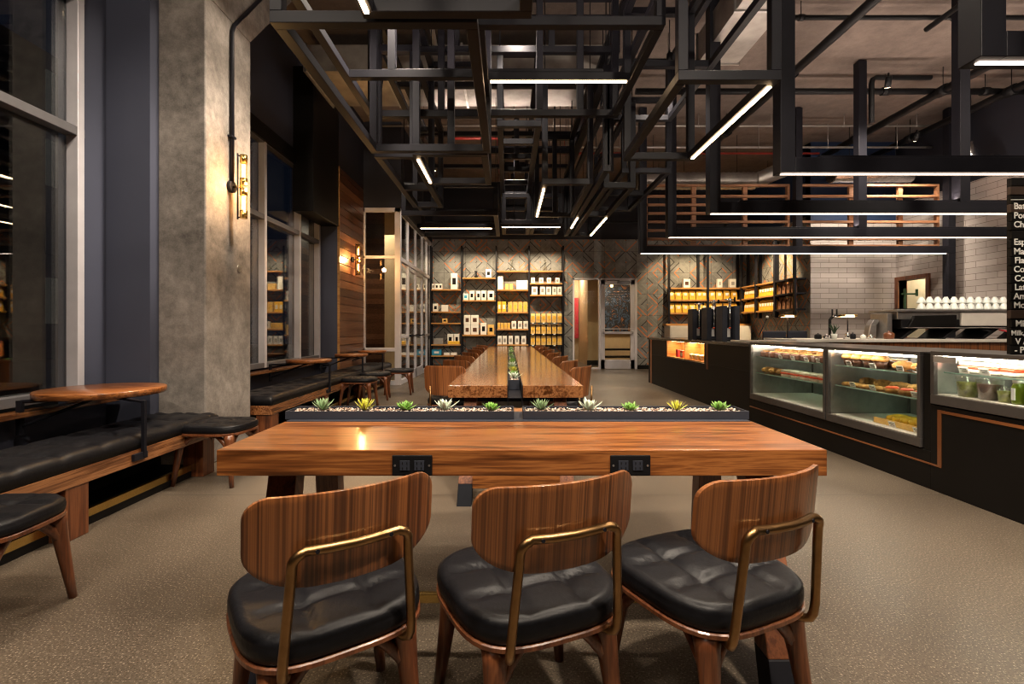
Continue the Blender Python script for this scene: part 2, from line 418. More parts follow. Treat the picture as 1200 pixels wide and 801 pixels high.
# vestibule
def vest():
    zt, zh = 2.70, 3.78
    # front, facing the room
    w = thing('window_3', None, None, (-2.7, 10.3, 0)); w['kind'] = 'structure'
    f = MB(); y0, y1 = 10.3, 10.38
    f.box(-3.08, -2.30, y0, y1, zh-.09, zh); f.box(-3.08, -2.42, y0, y1, zt, zt+.06); f.box(-3.08, -2.42, y0, y1, .72, .80)
    f.box(-2.42, -2.30, y0, y1+.04, 0, zh); f.box(-3.08, -3.05, y0, y1, 0, zh); f.box(-3.08, -2.42, y0, y1, 0, .10)
    f.build('window_frame', 'alu', w, .004, True)
    for a, c in ((.8, zt), (zt+.06, zh-.09), (.10, .72)): MB().box(-3.05, -2.42, y0+.035, y0+.045, a, c).build('pane', 'door_glass', w, 0, True)
    # side, with double doors
    w = thing('window_4', None, None, (-2.3, 12.4, 0)); w['kind'] = 'structure'
    f = MB(); x0, x1 = -2.38, -2.30
    f.box(x0, x1, 10.42, 14.45, zh-.09, zh); f.box(x0, x1, 10.42, 14.45, zt-.04, zt+.05)
    for a, c in ((10.42, 11.2), (13.1, 14.45)): f.box(x0, x1, a, c, 0, .1); f.box(x0, x1, a, c, 1.0, 1.06)
    f.build('window_frame', 'alu', w, .004, True)
    ys = [10.42, 11.2, 12.15, 13.1, 13.8, 14.42]
    for y in ys[1:]:
        z0 = zt if y == 12.15 else 0
        MB().box(-2.36, -2.305, y-.025, y+.025, z0, zh).build('mullion', 'alu', w, .004, True)
    for a, c in zip(ys, ys[1:]):
        MB().box(-2.345, -2.335, a+.03, c-.03, zt+.05, zh-.09).build('pane', 'window_glass', w, 0, True)
        if a not in (11.2, 12.15): MB().box(-2.345, -2.335, a+.03, c-.03, .1, zt-.04).build('pane', 'window_glass', w, 0, True)
    for i, (a, c) in enumerate(((11.23, 12.14), (12.16, 13.07))):
        d = thing('door_%d' % (i+1), None, None, (-2.33, a, 0)); d['kind'] = 'structure'
        f = MB(); x0, x1 = -2.37, -2.31
        x0 = -2.35; f.box(x0, x1, a, a+.06, 0, 2.65); f.box(x0, x1, c-.06, c, 0, 2.65); f.box(x0, x1, a, c, 2.56, 2.65); f.box(x0, x1, a, c, 0, .22)
        f.build('door_frame', 'alu', d, .004, True)
        MB().box(-2.345, -2.335, a+.06, c-.06, .22, 2.56).build('pane', 'window_glass', d, 0, True)
        h = MB(); h.tube([(-2.25, a+.05, 1.04), (-2.25, c-.05, 1.04)], .016); h.box(-2.31, -2.25, a+.03, a+.07, 1.01, 1.07); h.box(-2.31, -2.25, c-.07, c-.03, 1.01, 1.07)
        h.build('push_bar', 'steel', d, 0, True)
vest()
struct('wall_vestibule', MB().box(-3.08, -2.28, 10.28, 10.42, 3.78, ZC).box(-2.42, -2.28, 10.42, 14.5, 3.78, ZC), 'darkpaint')
struct('wall_vestibule_outer', MB().box(-4.6, -4.5, 10.3, 14.7, 0, ZC).box(-4.6, -2.4, 14.5, 14.7, 0, ZC), 'planks')
o = struct('trim_5', MB().box(-3.30, -3.02, 12.9, 13.05, 0, 5.4), 'cream')
# back wall with door opening
DX0, DX1, DZ = 1.925, 3.845, 2.715
bw = MB()
bw.box(-2.3, DX0, 14.5, 14.7, 0, 3.88); bw.box(DX1, 7.3, 14.5, 14.7, 0, 3.88); bw.box(DX0, DX1, 14.5, 14.7, DZ, 3.88)
struct('wall_back', bw, 'tile_back')
struct('wall_back_upper', MB().box(-2.3, 7.3, 14.5, 14.7, 3.88, ZC), 'darkpaint')
struct('baseboard_back', MB().box(-2.28, 1.9, 14.47, 14.498, 0, .12).box(3.87, 4.9, 14.47, 14.498, 0, .12), 'black')
# door unit
w = thing('window_5', None, None, (2.3, 14.5, 0)); w['kind'] = 'structure'
f = MB(); y0, y1 = 14.44, 14.56
f.box(DX0, DX0+.05, y0, y1, 0, DZ); f.box(DX1-.07, DX1, y0, y1, 0, DZ); f.box(DX0, DX1, y0, y1, DZ-.05, DZ); f.box(2.70, 2.76, y0, y1, 0, DZ); f.box(DX0, 2.70, y0, y1, 0, .04)
f.build('window_frame', 'alu', w, .004, True)
MB().box(DX0+.05, 2.70, 14.49, 14.50, .04, DZ-.05).build('pane', 'door_glass', w, 0, True)
d = thing('door_3', None, None, (3.27, 14.5, 0)); d['kind'] = 'structure'
f = MB(); a, c = 2.765, 3.77
f.box(a, a+.12, 14.45, 14.5, .01, 2.66); f.box(c-.12, c, 14.45, 14.5, .01, 2.66); f.box(a, c, 14.45, 14.5, 2.52, 2.66); f.box(a, c, 14.45, 14.5, .01, .28)
f.build('door_frame', 'alu', d, .005, True)
MB().box(a+.12, c-.12, 14.47, 14.48, .28, 2.52).build('pane', 'door_glass', d, 0, True)
h = MB(); h.box(a+.03, c-.03, 14.38, 14.42, 1.05, 1.12); h.box(a+.04, a+.10, 14.38, 14.45, 1.03, 1.14); h.box(c-.10, c-.04, 14.38, 14.45, 1.03, 1.14)
h.tube([(a+.03, 14.40, 1.20), (c-.03, 14.40, 1.20)], .012)
h.build('push_bar', 'alu', d, .003, True)
h = MB(); h.box(3.25, 3.62, 14.38, 14.45, 2.54, 2.62); h.tube([(3.3, 14.36, 2.63), (3.1, 14.3, 2.64), (2.95, 14.44, 2.65)], .012)
h.build('door_closer', 'alu_dark', d, .003, True)
# lobby beyond the door
lb = MB(); lb.box(1.2, 5.6, 18.0, 18.15, 0, 3.2); lb.box(1.2, 1.35, 14.7, 18, 0, 3.2); lb.box(5.4, 5.55, 14.7, 18, 0, 3.2)
lb.box(2.62, 3.15, 16.0, 18.0, 0, 3.2); lb.box(1.2, 5.6, 14.7, 18.15, 3.2, 3.3)
struct('wall_lobby', lb, 'cream')
struct('baseboard_lobby', MB().box(2.60, 3.17, 15.97, 16.0, 0, .16), 'black')
o = MB().box(3.40, 4.72, 17.93, 17.99, 1.1, 2.85).build('picture', 'art_dark', None, .01); tag(o, 'large dark blue and black painting seen through the glass door', 'picture')
MB().box(3.34, 3.40, 17.9, 17.99, 1.04, 2.91).box(4.72, 4.78, 17.9, 17.99, 1.04, 2.91).box(3.34, 4.78, 17.9, 17.99, 2.85, 2.91).box(3.34, 4.78, 17.9, 17.99, 1.04, 1.1).build('picture_frame', 'walnut_leg', o)
o = MB().box(2.10, 2.60, 17.93, 17.99, .85, 2.35).build('picture', 'art_red'); tag(o, 'red abstract picture seen through the sidelight left of the door', 'picture')
bn = thing('bench', 'black slatted bench under the dark painting beyond the glass door', 'bench', (3.9, 17.3, 0))
MB().box(3.3, 4.6, 17.05, 17.5, .44, .50).build('seat', 'black', bn, .01, True)
MB().box(3.3, 4.6, 17.05, 17.5, .18, .24).build('shelf', 'black', bn, .01, True)
for xx in (3.32, 4.52): MB().box(xx, xx+.06, 17.07, 17.48, 0, .44).build('leg', 'black', bn, 0, True)
pn = thing('pendant_lamp', 'small glowing amber pendant behind the glass door', 'lamp', (3.5, 16.4, 2.66))
MB().ball((0, 0, 0), .05, 2).build('bulb', 'bulb', pn); MB().tube([(0, 0, .04), (0, 0, .54)], .006).build('cord', 'steel', pn)

# right: alcove wall, white tiled walls
struct('wall_alcove', MB().box(7.12, 7.3, 11.42, 14.5, 0, 3.88), 'tile_side')
struct('wall_alcove_upper', MB().box(7.12, 7.3, 11.42, 14.5, 3.88, ZC), 'deepblue')
struct('wall_bar_back', MB().box(7.12, 9.13, 11.4, 11.42, 0, 3.7).box(7.3, 9.3, 11.42, 11.6, 0, 3.7), 'brick_x')
struct('wall_bar_back_upper', MB().box(7.12, 9.13, 11.4, 11.6, 3.7, ZC), 'deepblue')
br = MB(); WY0, WY1, WZ0, WZ1 = 10.55, 11.3, 1.0, 2.32
br.box(9.13, 9.3, -4, WY0, 0, 4.1); br.box(9.13, 9.3, WY1, 11.4, 0, 4.1); br.box(9.13, 9.3, WY0, WY1, 0, WZ0); br.box(9.13, 9.3, WY0, WY1, WZ1, 4.1)
struct('wall_right', br, 'brick_y')
struct('wall_right_upper', MB().box(9.13, 9.3, -4, 11.4, 4.1, ZC), 'darkpaint')
w = thing('window_6', None, None, (9.15, 10.9, WZ0)); w['kind'] = 'structure'
MB().box(9.09, 9.32, WY0-.09, WY0, WZ0-.09, WZ1+.09).box(9.09, 9.32, WY1, WY1+.09, WZ0-.09, WZ1+.09).box(9.09, 9.32, WY0, WY1, WZ1, WZ1+.09).box(9.09, 9.32, WY0, WY1, WZ0-.09, WZ0).build('window_frame', 'walnut_leg', w, .005, True)
struct('wall_kitchen', MB().box(9.9, 10.0, 9.5, 12.5, 0, 3.2).box(9.3, 10.0, 12.4, 12.5, 0, 3.2).box(9.3, 10, 9.5, 12.5, 3.2, 3.3).box(9.3, 10, 9.5, 12.5, -.1, 0), 'white_lam')

# ================================================================== FURNITURE PROTOTYPES
def super_r(a, wx, wy, n=3.4):
    c, s = abs(math.cos(a)), abs(math.sin(a))
    return 1/(((c/wx)**n + (s/wy)**n)**(1/n))
def cushion(wx, wy, z0, z1, taper=.12, seg=64, rings=16, gx=(-.085, .085), gy=(-.075, .075), gd=.015):
    m = MB(); b = m.b
    def pos(a, f):
        r = super_r(a, wx, wy)*f; x, y = r*math.cos(a), r*math.sin(a)
        return x*(1+taper*y/wy*.5), y
    def ring(f, z, groove=False):
        out = []
        for k in range(seg):
            a = 2*PI*k/seg; x, y = pos(a, f); zz = z
            if groove:
                g = max([math.exp(-((x-q)/.011)**2) for q in gx] + [math.exp(-((y-q)/.011)**2) for q in gy] + [0])
                fade = 1 if f < .8 else max(0, 1-(f-.8)/.18)
                px = max([math.exp(-(((x-q)**2+(y-w)**2)/.0018)) for q in gx for w in gy] + [0])
                zz -= (gd*g + .008*px)*fade
            out.append(b.verts.new((x, y, zz)))
        return out
    rs = [ring(.95, z0), ring(1.0, z0+.006), ring(1.012, z0+(z1-z0)*.35), ring(1.012, z0+(z1-z0)*.6), ring(1.0, z1-.020), ring(1.004, z1-.014), ring(.97, z1-.006)]
    for i in range(rings):
        f = .94*(1-i/rings)
        rs.append(ring(f, z1 + .008*(1-(f)**2), True))
    c0 = b.verts.new((0, 0, z1+.008))
    for p, q in zip(rs, rs[1:]):
        for k in range(seg):
            f = b.faces.new((p[k], p[(k+1) % seg], q[(k+1) % seg], q[k])); f.smooth = True
    for k in range(seg):
        f = b.faces.new((rs[-1][k], rs[-1][(k+1) % seg], c0)); f.smooth = True
    b.faces.new(rs[0][::-1])
    return m
def slab(wx, wy, z0, z1, taper=.12, seg=64):
    m = MB(); rs = []
    for f, z in ((.97, z0), (1.0, z0+.004), (1.0, z1-.003), (.985, z1)):
        out = []
        for k in range(seg):
            a = 2*PI*k/seg; r = super_r(a, wx, wy)*f; x, y = r*math.cos(a), r*math.sin(a)
            out.append(m.b.verts.new((x*(1+taper*y/wy*.5), y, z)))
        rs.append(out)
    for p, q in zip(rs, rs[1:]):
        for k in range(seg): m.b.faces.new((p[k], p[(k+1) % seg], q[(k+1) % seg], q[k]))
    m.b.faces.new(rs[0][::-1]); m.b.faces.new(rs[-1]); return m
def arch_leg(x, y, fx, fy, h):
    """tapered leg whose head sweeps inwards under the seat"""
    m = MB()
    top = Vector((x, y, h)); foot = Vector((fx, fy, 0))
    pts = [top + Vector((0, 0, -.001)), top.lerp(foot, .12), top.lerp(foot, .35), top.lerp(foot, .7), foot]
    m.tube(pts, [.040, .034, .027, .021, .016], 14)
    for d in (Vector((-x, 0, 0)).normalized(), Vector((0, -y, 0)).normalized()):
        # curved bracket
        q = []
        for i in range(6):
            t = i/5; q.append(top.lerp(foot, .34*(1-t)**1.6) + d*(.13*t**1.3))
        q = [Vector((v.x, v.y, min(v.z, h-.012))) for v in q]
        m.tube(q, [.018, .02, .020, .018, .014, .008], 8)
    return m
def make_chair(label, ZB=.585, ZT=.812, loop=True):
    t = thing('dining_chair', label, 'chair')
    cushion(.245, .235, .395, .462).build('seat', 'leather', t)
    slab(.25, .24, .378, .396).build('seat_frame', 'walnut_leg', t)
    for sx in (-1, 1):
        arch_leg(sx*.185, .17, sx*.225, .205, .38).build('leg', 'walnut_leg', t)
        arch_leg(sx*.165, -.165, sx*.19, -.225, .38).build('leg', 'walnut_leg', t)
    # bent plywood back
    m = MB(); b = m.b; NX, NZ = 28, 12; W2, Z0, Z1 = .238, ZB, ZT; th = .013
    def P(i, j, front):
        u = math.sin(PI/2*(-1+2*i/NX)); v = j/NZ
        # rounded outline: lower edge swept up at the ends, upper corners rounded
        uu = u
        q1 = max(0, (abs(u)*W2-(W2-.06))/.06); q2 = max(0, (abs(u)*W2-(W2-.15))/.15)
        zt = Z1 - .055*(1-math.sqrt(max(0, 1-q1*q1))) - .004*u*u
        zb = Z0 + .088*(1-math.sqrt(max(0, 1-q2*q2)))
        z = zb + (zt-zb)*v
        x = uu*W2
        y = -.262 + .072*u*u - (z-.6)*.10 + (th if front else 0)
        return (x, y, z)
    g = [[[b.verts.new(P(i, j, fr)) for j in range(NZ+1)] for i in range(NX+1)] for fr in (0, 1)]
    for fr in (0, 1):
        for i in range(NX):
            for j in range(NZ):
                f = b.faces.new((g[fr][i][j], g[fr][i+1][j], g[fr][i+1][j+1], g[fr][i][j+1])); f.smooth = True
    for i in range(NX):
        for j in (0, NZ): b.faces.new((g[0][i][j], g[0][i+1][j], g[1][i+1][j], g[1][i][j]))
    for j in range(NZ):
        for i in (0, NX): b.faces.new((g[0][i][j], g[0][i][j+1], g[1][i][j+1], g[1][i][j]))
    m.build('backrest', 'walnut_z', t, .003)
    # brass tube loop
    if not loop:
        for sx in (-1, 1): MB().tube([(sx*.13, -.18, .372), (sx*.14, -.235, .378), (sx*.142, -.255, .41), (sx*.140, -.262, .60)], .011, 10).build('back_post', 'brass', t)
        return t
    pts = []
    L = [(-.13, -.17, .372), (-.148, -.225, .372), (-.155, -.238, .378), (-.157, -.246, .395), (-.156, -.252, .43), (-.142, -.268, .62), (-.140, -.271, .655)]
    for q in L: pts.append(Vector(q))
    for k in range(1, 6):
        a = k/6*PI/2; pts.append(Vector((-.140+.028*(1-math.cos(a)), -.272-.007*math.sin(a), .655+.028*math.sin(a))))
    for x in (-.112, -.06, 0): pts.append(Vector((x, -.290+.072*(x/.238)**2*1.0, .684)))
    full = pts + [Vector((-q.x, q.y, q.z)) for q in pts[-2::-1]]
    MB().tube(full, .0122, 12).build('back_tube', 'brass', t)
    sc = MB()
    for x in (-.085, .085): sc.lathe([(0, -.002), (.005, -.002), (.005, .002), (0, .002)], (0, 0, 0), 10)
    sc.b.free()
    for x in (-.088, .088):
        s_ = MB(); y = -.300+.072*(x/.238)**2
        s_.tube([(x, y-.001, .684), (x, y-.0035, .684)], .0052, 10); s_.build('screw', 'steel', t)
    return t
def make_stool(label):
    t = thing('stool', label, 'stool')
    cushion(.26, .215, .405, .465, 0).build('seat', 'leather', t)
    slab(.262, .218, .385, .406, 0).build('seat_frame', 'walnut_leg', t)
    for sx in (-1, 1):
        for sy in (-1, 1): arch_leg(sx*.19, sy*.155, sx*.235, sy*.19, .387).build('leg', 'walnut_leg', t)
    return t

# ------------------------------------------------------------------ near table
TX0, TX1, TY0, TY1, TZ = -1.062, 1.160, 1.76, 2.30, .76
nt = thing('communal_table', 'near walnut communal table with two black outlet plates in its thick front edge', 'table', (0.05, 2.2, 0))
MB().box(TX0, TX1, TY0, TY1, .665, TZ).build('tabletop', 'walnut_x', nt, .003, True)
MB().box(TX0+.02, TX1-.02, 2.56, 2.72, .665, TZ-.004).build('rear_rail', 'walnut_x', nt, .003, True)
MB().box(TX0+.005, TX1-.01, TY1, 2.56, .67, .763).build('steel_channel', 'steel_grey', nt, .002, True)
for x, sg in ((-.90, 1), (1.0, -1)):
    for (yt, yb) in ((1.98, 1.52), (2.42, 2.48)):
        m = MB(); w = .055
        def ring(yc, z, d=.045):
            xx = x + (sg*.13*(1-z/.665) if yt < 2 else 0)
            return [(xx-w, yc-d, z), (xx+w, yc-d, z), (xx+w, yc+d, z), (xx-w, yc+d, z)]
        zc = .13; yc_ = yb+(yt-yb)*zc/.665
        m.hexa(ring(yc_, zc), ring(yt, .665)); lg = m.build('leg', 'walnut_leg', nt, .004, True)
        f = MB(); f.hexa([(a-.0, b, 0) for a, b, c in ring(yb, 0, .047)], [(a, b, zc) for a, b, c in ring(yc_, zc, .047)])
        f.build('steel_foot', 'steel', nt, .003, True)
MB().box(-.83, .93, 1.70, 1.72, .235, .27).build('foot_rail', 'brass_bright', nt, .004, True)
for x0 in (-.422, .370):
    o = MB().box(x0, x0+.146, TY0-.006, TY0, .668, .742).build('outlet_plate', 'black_soft', nt, .004, True)
    for k in (-.026, .026):
        s_ = MB(); xc = x0+.073+k
        s_.box(xc-.018, xc+.018, -.001, .003, -.018+.705, .705+.018)
        ob = MB(); ob.box(xc-.018, xc+.018, TY0-.0085, TY0-.0055, .687, .723)
        so = ob.build('socket', 'steel_grey', None, .001); so.parent = o; so.data.transform(Matrix.Translation(-Vector(nt.location)))
        sl = MB()
        for q in (-.008, .008):
            sl.box(xc+q-.0015, xc+q+.0015, TY0-.0092, TY0-.0084, .709, .718); sl.box(xc+q-.0015, xc+q+.0015, TY0-.0092, TY0-.0084, .691, .700)
        q = sl.build('slots', 'black', None); q.parent = o; q.data.transform(Matrix.Translation(-Vector(nt.location)))
        s_.b.free()
    for k in (-.062, .062):
        q = MB().tube([(x0+.073+k, TY0-.0055, .705), (x0+.073+k, TY0-.008, .705)], .004, 10).build('screw', 'stainless', None); q.parent = o; q.data.transform(Matrix.Translation(-Vector(nt.location)))

def planter(x0, x1, y0, y1, z0, z1, label, group=None, name='planter_box'):
    t = thing(name, label, 'planter', ((x0+x1)/2, (y0+y1)/2, z0), 0, group); w = .006
    m = MB(); m.box(x0, x1, y0, y0+w, z0, z1); m.box(x0, x1, y1-w, y1, z0, z1); m.box(x0, x0+w, y0+w, y1-w, z0, z1); m.box(x1-w, x1, y0+w, y1-w, z0, z1); m.box(x0+w, x1-w, y0+w, y1-w, z0, z0+w)
    m.build('trough', 'steel_grey', t, .0015, True)
    MB().box(x0+w, x1-w, y0+w, y1-w, z0+w, z1-.016).build('soil', 'soil', t, 0, True)
    return t
def gravel(x0, x1, y0, y1, z, n, label, r=.006):
    m = MB()
    for i in range(n):
        rr = r*random.uniform(.6, 1.15)
        m.ball((random.uniform(x0+rr, x1-rr), random.uniform(y0+rr, y1-rr), z+rr*.5+random.uniform(0, .004)), rr, 1, (1, random.uniform(.7, 1), random.uniform(.5, .8)))
    t = NT('mixed pebble gravel'); v = t.coord('Object'); vn = t.n('ShaderNodeTexVoronoi'); vn.inputs['Scale'].default_value = 90; t.l(v, vn.inputs[0])
    sp = t.n('ShaderNodeSeparateColor'); t.l(vn.outputs['Color'], sp.inputs[0])
    mat = t.bsdf(t.ramp(sp.outputs[0], [(.1, (.12, .07, .05)), (.4, (.45, .30, .22)), (.7, (.62, .52, .42)), (.95, (.75, .72, .66))]), .6)
    o = m.build('gravel', mat); tag(o, label, 'gravel', None, 'stuff'); return o
planter(-1.08, .028, 2.34, 2.50, .763, .802, 'black steel planter tray on the near table, left of the gap', 'steel trays on the near table')
planter(.072, 1.165, 2.34, 2.50, .763, .802, 'black steel planter tray on the near table, right of the gap', 'steel trays on the near table')
gravel(-1.072, .02, 2.348, 2.492, .788, 900, 'pale pebble gravel in the left tray of the near table')
gravel(.08, 1.157, 2.348, 2.492, .788, 900, 'pale pebble gravel in the right tray of the near table')

def succulent(kind, loc, size, label, group, seed=0):
    size *= 1.2 if size < .08 else 1.0
    rnd = random.Random(seed); m = MB(); b = m.b
    spec = [(26, .9, .10, 1.0), (20, 1.0, .09, .95), (22, .8, .17, .8), (13, 1.0, .17, .85)][kind]
    n, ln, wd, up = spec
    for i in range(n):
        f = i/n; a = i*2.39996 + rnd.uniform(-.2, .2)
        tilt = R(18 + 62*f**.8) if kind != 3 else R(25+50*f)
        L = size*ln*(1.0-.35*f)*rnd.uniform(.85, 1.1); W = size*wd*rnd.uniform(.9, 1.15)
        d = Vector((math.cos(a)*math.cos(tilt), math.sin(a)*math.cos(tilt), math.sin(tilt)*up)); side = Vector((-math.sin(a), math.cos(a), 0)); nrm = side.cross(d).normalized()*-1
        rings = []; K = 6
        for k in range(K+1):
            s = k/K; c = Vector((0, 0, size*.06)) + d*(L*s) + Vector((0, 0, L*.22*s*s))
            w = W*math.sin(PI*min(1, .12+s*.88))**.75*(1 if k < K else .05) + .0005; th = w*.35
            rings.append([b.verts.new(c + side*w), b.verts.new(c + nrm*th*.5), b.verts.new(c - side*w), b.verts.new(c - nrm*th)])
        for p, q in zip(rings, rings[1:]):
            for k in range(4):
                ff = b.faces.new((p[k], p[(k+1) % 4], q[(k+1) % 4], q[k])); ff.smooth = True
        b.faces.new(rings[0][::-1]); b.faces.new(rings[-1])
    o = m.build('succulent', LEAF[kind]); o.location = loc; return tag(o, label, 'succulent', group)
FS = [(378, 0, .062, 'sage green spiky'), (427, 1, .062, 'yellow-green spiky'), (475, 2, .064, 'bright green round-leaved'), (521, 3, .066, 'pale silver upright'), (576, 2, .058, 'bright green splayed'),
      (634, 0, .060, 'grey-green star-shaped'), (690, 3, .066, 'whitish pointed'), (738, 2, .058, 'dark green upright'), (793, 1, .050, 'yellow-lime'), (843, 2, .062, 'dense leafy green')]
for i, (x, k, s, w) in enumerate(FS):
    side = 'left' if i < 5 else 'right'; j = i if i < 5 else i-5
    q = PX(x, 477, 2.42)
    succulent(k, (q.x, 2.42, .790), s, '%s succulent, %s in the %s tray of the near table' % (w, nth(j, 5), side), 'succulents on the near table', i+3)

# ------------------------------------------------------------------ long table
LY0, LY1, LXa, LXb, LXc, LXd = 3.76, 12.2, -.470, -.008, .113, .582
lt = thing('communal_table', 'long walnut communal table running back to the retail shelves, split by a planter', 'table', (.055, 8, 0))
MB().box(LXa, LXb, LY0, LY1, .665, TZ).build('tabletop', 'walnut_y', lt, .003, True)
MB().box(LXc, LXd, LY0, LY1, .665, TZ).build('tabletop', 'walnut_y', lt, .003, True)
MB().box(LXb+.001, LXb+.007, LY0+.02, LY1-.02, .60, .757).box(LXc-.007, LXc-.001, LY0+.02, LY1-.02, .60, .757).box(LXb+.007, LXc-.007, LY0+.02, LY1-.02, .655, .663).build('steel_channel', 'steel', lt, .001, True)
for (yt, yb) in ((3.90, 3.32), (4.35, 5.0), (7.8, 7.3), (8.2, 8.7), (11.6, 11.1), (11.8, 12.1)):
    for x in (-.30, .41):
        m = MB(); w = .05; zc = .12; yc_ = yb+(yt-yb)*zc/.665
        def ring(yc, z, d=.05): return [(x-w, yc-d, z), (x+w, yc-d, z), (x+w, yc+d, z), (x-w, yc+d, z)]
        m.hexa(ring(yc_, zc), ring(yt, .665)); m.build('leg', 'legwood', lt, .004, True)
        MB().hexa(ring(yb, 0, .052), ring(yc_, zc, .052)).build('steel_foot', 'footsteel', lt, .003, True)
MB().box(-.25, .36, 3.36, 3.44, .09, .20).build('stretcher', 'walnut_x', lt, .004, True)
MB().box(-.47, .58, 4.0, 4.14, .60, .664).build('crossbeam', 'steel', lt, .004, True)
planter(LXb+.012, LXc-.012, 4.25, 12.0, .665, .752, 'narrow black trough planter set down the middle of the long table')
gravel(LXb+.02, LXc-.02, 4.26, 11.95, .738, 2200, 'pale pebbles filling the trough of the long table', .008)
ys = [4.42, 4.72, 5.05, 5.42, 5.85, 6.3, 6.8, 7.35, 7.95, 8.6, 9.3, 10.1, 11.0]
for i, y in enumerate(ys):
    k = (3, 2, 1, 0)[i % 4] if i < 6 else (2, 0)[i % 2]
    w = ['sage green', 'yellow-green', 'leafy green', 'pale silver'][k]
    succulent(k, (.052+random.uniform(-.01, .01), y, .742), .085, '%s succulent, %s from the near end of the long table trough' % (w, ORD[i] if i < 12 else 'last'), 'succulents in the long table trough', 40+i)

# ------------------------------------------------------------------ chairs
ch = make_chair('walnut and brass chair in the foreground, leftmost of three at the near table')
ch.location = (-.527, 1.414, 0); ch.rotation_euler.z = R(33); ch['group'] = 'chairs at the near table'
dup(ch, (.055, 1.481, 0), R(22.5), 'walnut and brass chair in the foreground, middle of three at the near table', 'chairs at the near table')
dup(ch, (.622, 1.534, 0), R(23.9), 'walnut and brass chair in the foreground, rightmost of three at the near table', 'chairs at the near table')
c2 = make_chair('x', .50, .815, False)
cy = [5.05, 6.0, 7.0, 8.0, 9.1, 10.3, 11.6]
ca = [-16, -38, -46, -50, -52, -52, -52]
for i, y in enumerate(cy):
    a = R(ca[i]); fw = Vector((-math.sin(a), math.cos(a)))
    c = Vector((-.69, y)) + fw*.27
    dup(c2, (c.x, c.y, 0), a, 'walnut-backed chair on the left side of the long table, %s from the near end' % ORD[i], 'chairs along the left of the long table')
    a = R((55, 56, 57, 57, 58, 58, 58)[i]); fw = Vector((-math.sin(a), math.cos(a)))
    c = Vector((.81, y-.04)) + fw*.27
    dup(c2, (c.x, c.y, 0), a, 'walnut-backed chair on the right side of the long table, %s from the near end' % ORD[i], 'chairs along the right of the long table')

for c_ in list(c2.children): bpy.data.objects.remove(c_)
bpy.data.objects.remove(c2)
st = make_stool('low black stool cut by the left edge of the photo, nearest the camera')
st.location = (-2.17, 1.96, 0); st.rotation_euler.z = R(4); st['group'] = 'black-topped stools'
dup(st, (-2.31, 3.86, 0), R(-4), 'black-topped stool at the foot of the concrete pillar', 'black-topped stools')
dup(st, (-2.27, 7.35, 0), R(0), 'black-topped stool by the far bench, nearest of three', 'black-topped stools')
dup(st, (-2.28, 8.25, 0), R(8), 'black-topped stool by the far bench, middle one of three', 'black-topped stools')
dup(st, (-2.02, 8.95, 0), R(5), 'black-topped stool by the far bench, nearest the glass vestibule', 'black-topped stools')

# ------------------------------------------------------------------ benches
def bench(y0, y1, x0, x1, legs, label, ce=None):
    t = thing('bench', label, 'bench', ((x0+x1)/2, y0, 0), 0, 'banquettes under the windows')
    m = MB(); b = m.b; NY = int((y1-y0)*26); NX = 22; zb, zt = .40, .485
    btn = []
    k = y0+.14
    while k < y1: btn.append(k); k += .27
    bx = [x0+(x1-x0)*f for f in (.25, .75)]
    def Z(x, y):
        e = min((x-x0), (x1-x), (y-y0), (y1-y))
        z = zt + .012 - (.03*(1-min(1, e/.045))**2)
        for q in btn:
            if abs(q-y) < .14:
                for w in bx:
                    z -= .034*math.exp(-((x-w)**2+(y-q)**2)/.0016)
                z -= .013*math.exp(-((y-q)/.013)**2)
        z -= .010*math.exp(-((x-(x0+x1)/2)/.012)**2)
        return z
    top = [[b.verts.new((x0+(x1-x0)*i/NX, y0+(y1-y0)*j/NY, Z(x0+(x1-x0)*i/NX, y0+(y1-y0)*j/NY))) for i in range(NX+1)] for j in range(NY+1)]
    for j in range(NY):
        for i in range(NX):
            f = b.faces.new((top[j][i], top[j][i+1], top[j+1][i+1], top[j+1][i])); f.smooth = True
    edge = [top[0][i] for i in range(NX+1)] + [top[j][NX] for j in range(1, NY+1)] + [top[NY][i] for i in range(NX-1, -1, -1)] + [top[j][0] for j in range(NY-1, 0, -1)]
    mid = [b.verts.new((v.co.x+(.004 if v.co.x > x1-.01 else 0), v.co.y, (zb+zt)/2)) for v in edge]; low = [b.verts.new((v.co.x, v.co.y, zb)) for v in edge]; n = len(edge)
    for a_, b_ in ((edge, mid), (mid, low)):
        for k in range(n):
            f = b.faces.new((a_[k], a_[(k+1) % n], b_[(k+1) % n], b_[k])); f.smooth = True
    b.faces.new(low)
    m.build('cushion', 'leather', t, 0, True)
    MB().box(x0, x1, y0, y1, .30, .40).build('seat_frame', 'walnut_y', t, .004, True)
    for q in legs: MB().box(x1-.17, x1-.005, q-.075, q+.075, 0, .30).build('leg', 'walnut_leg', t, .004, True)
    MB().box(x0+.02, x1-.10, y0+.01, y1-.01, 0, .05).build('plinth', 'black', t, .003, True)
    MB().box(x1-.13, x1-.10, y0+.01, y1-.01, .05, .10).build('foot_rail', 'brass_bright', t, .002, True)
    MB().box(x0+.02, x0+.05, y0+.01, y1-.01, .05, .30).build('back_panel', 'black', t, 0, True)
    return t
bench(-1.5, 4.12, -3.0, -2.47, (.2, 2.78, 4.0), 'long black tufted bench under the near left window')
bench(5.05, 10.22, -3.0, -2.47, (5.14, 6.6, 8.3, 10.0), 'long black tufted bench beyond the concrete pillar')

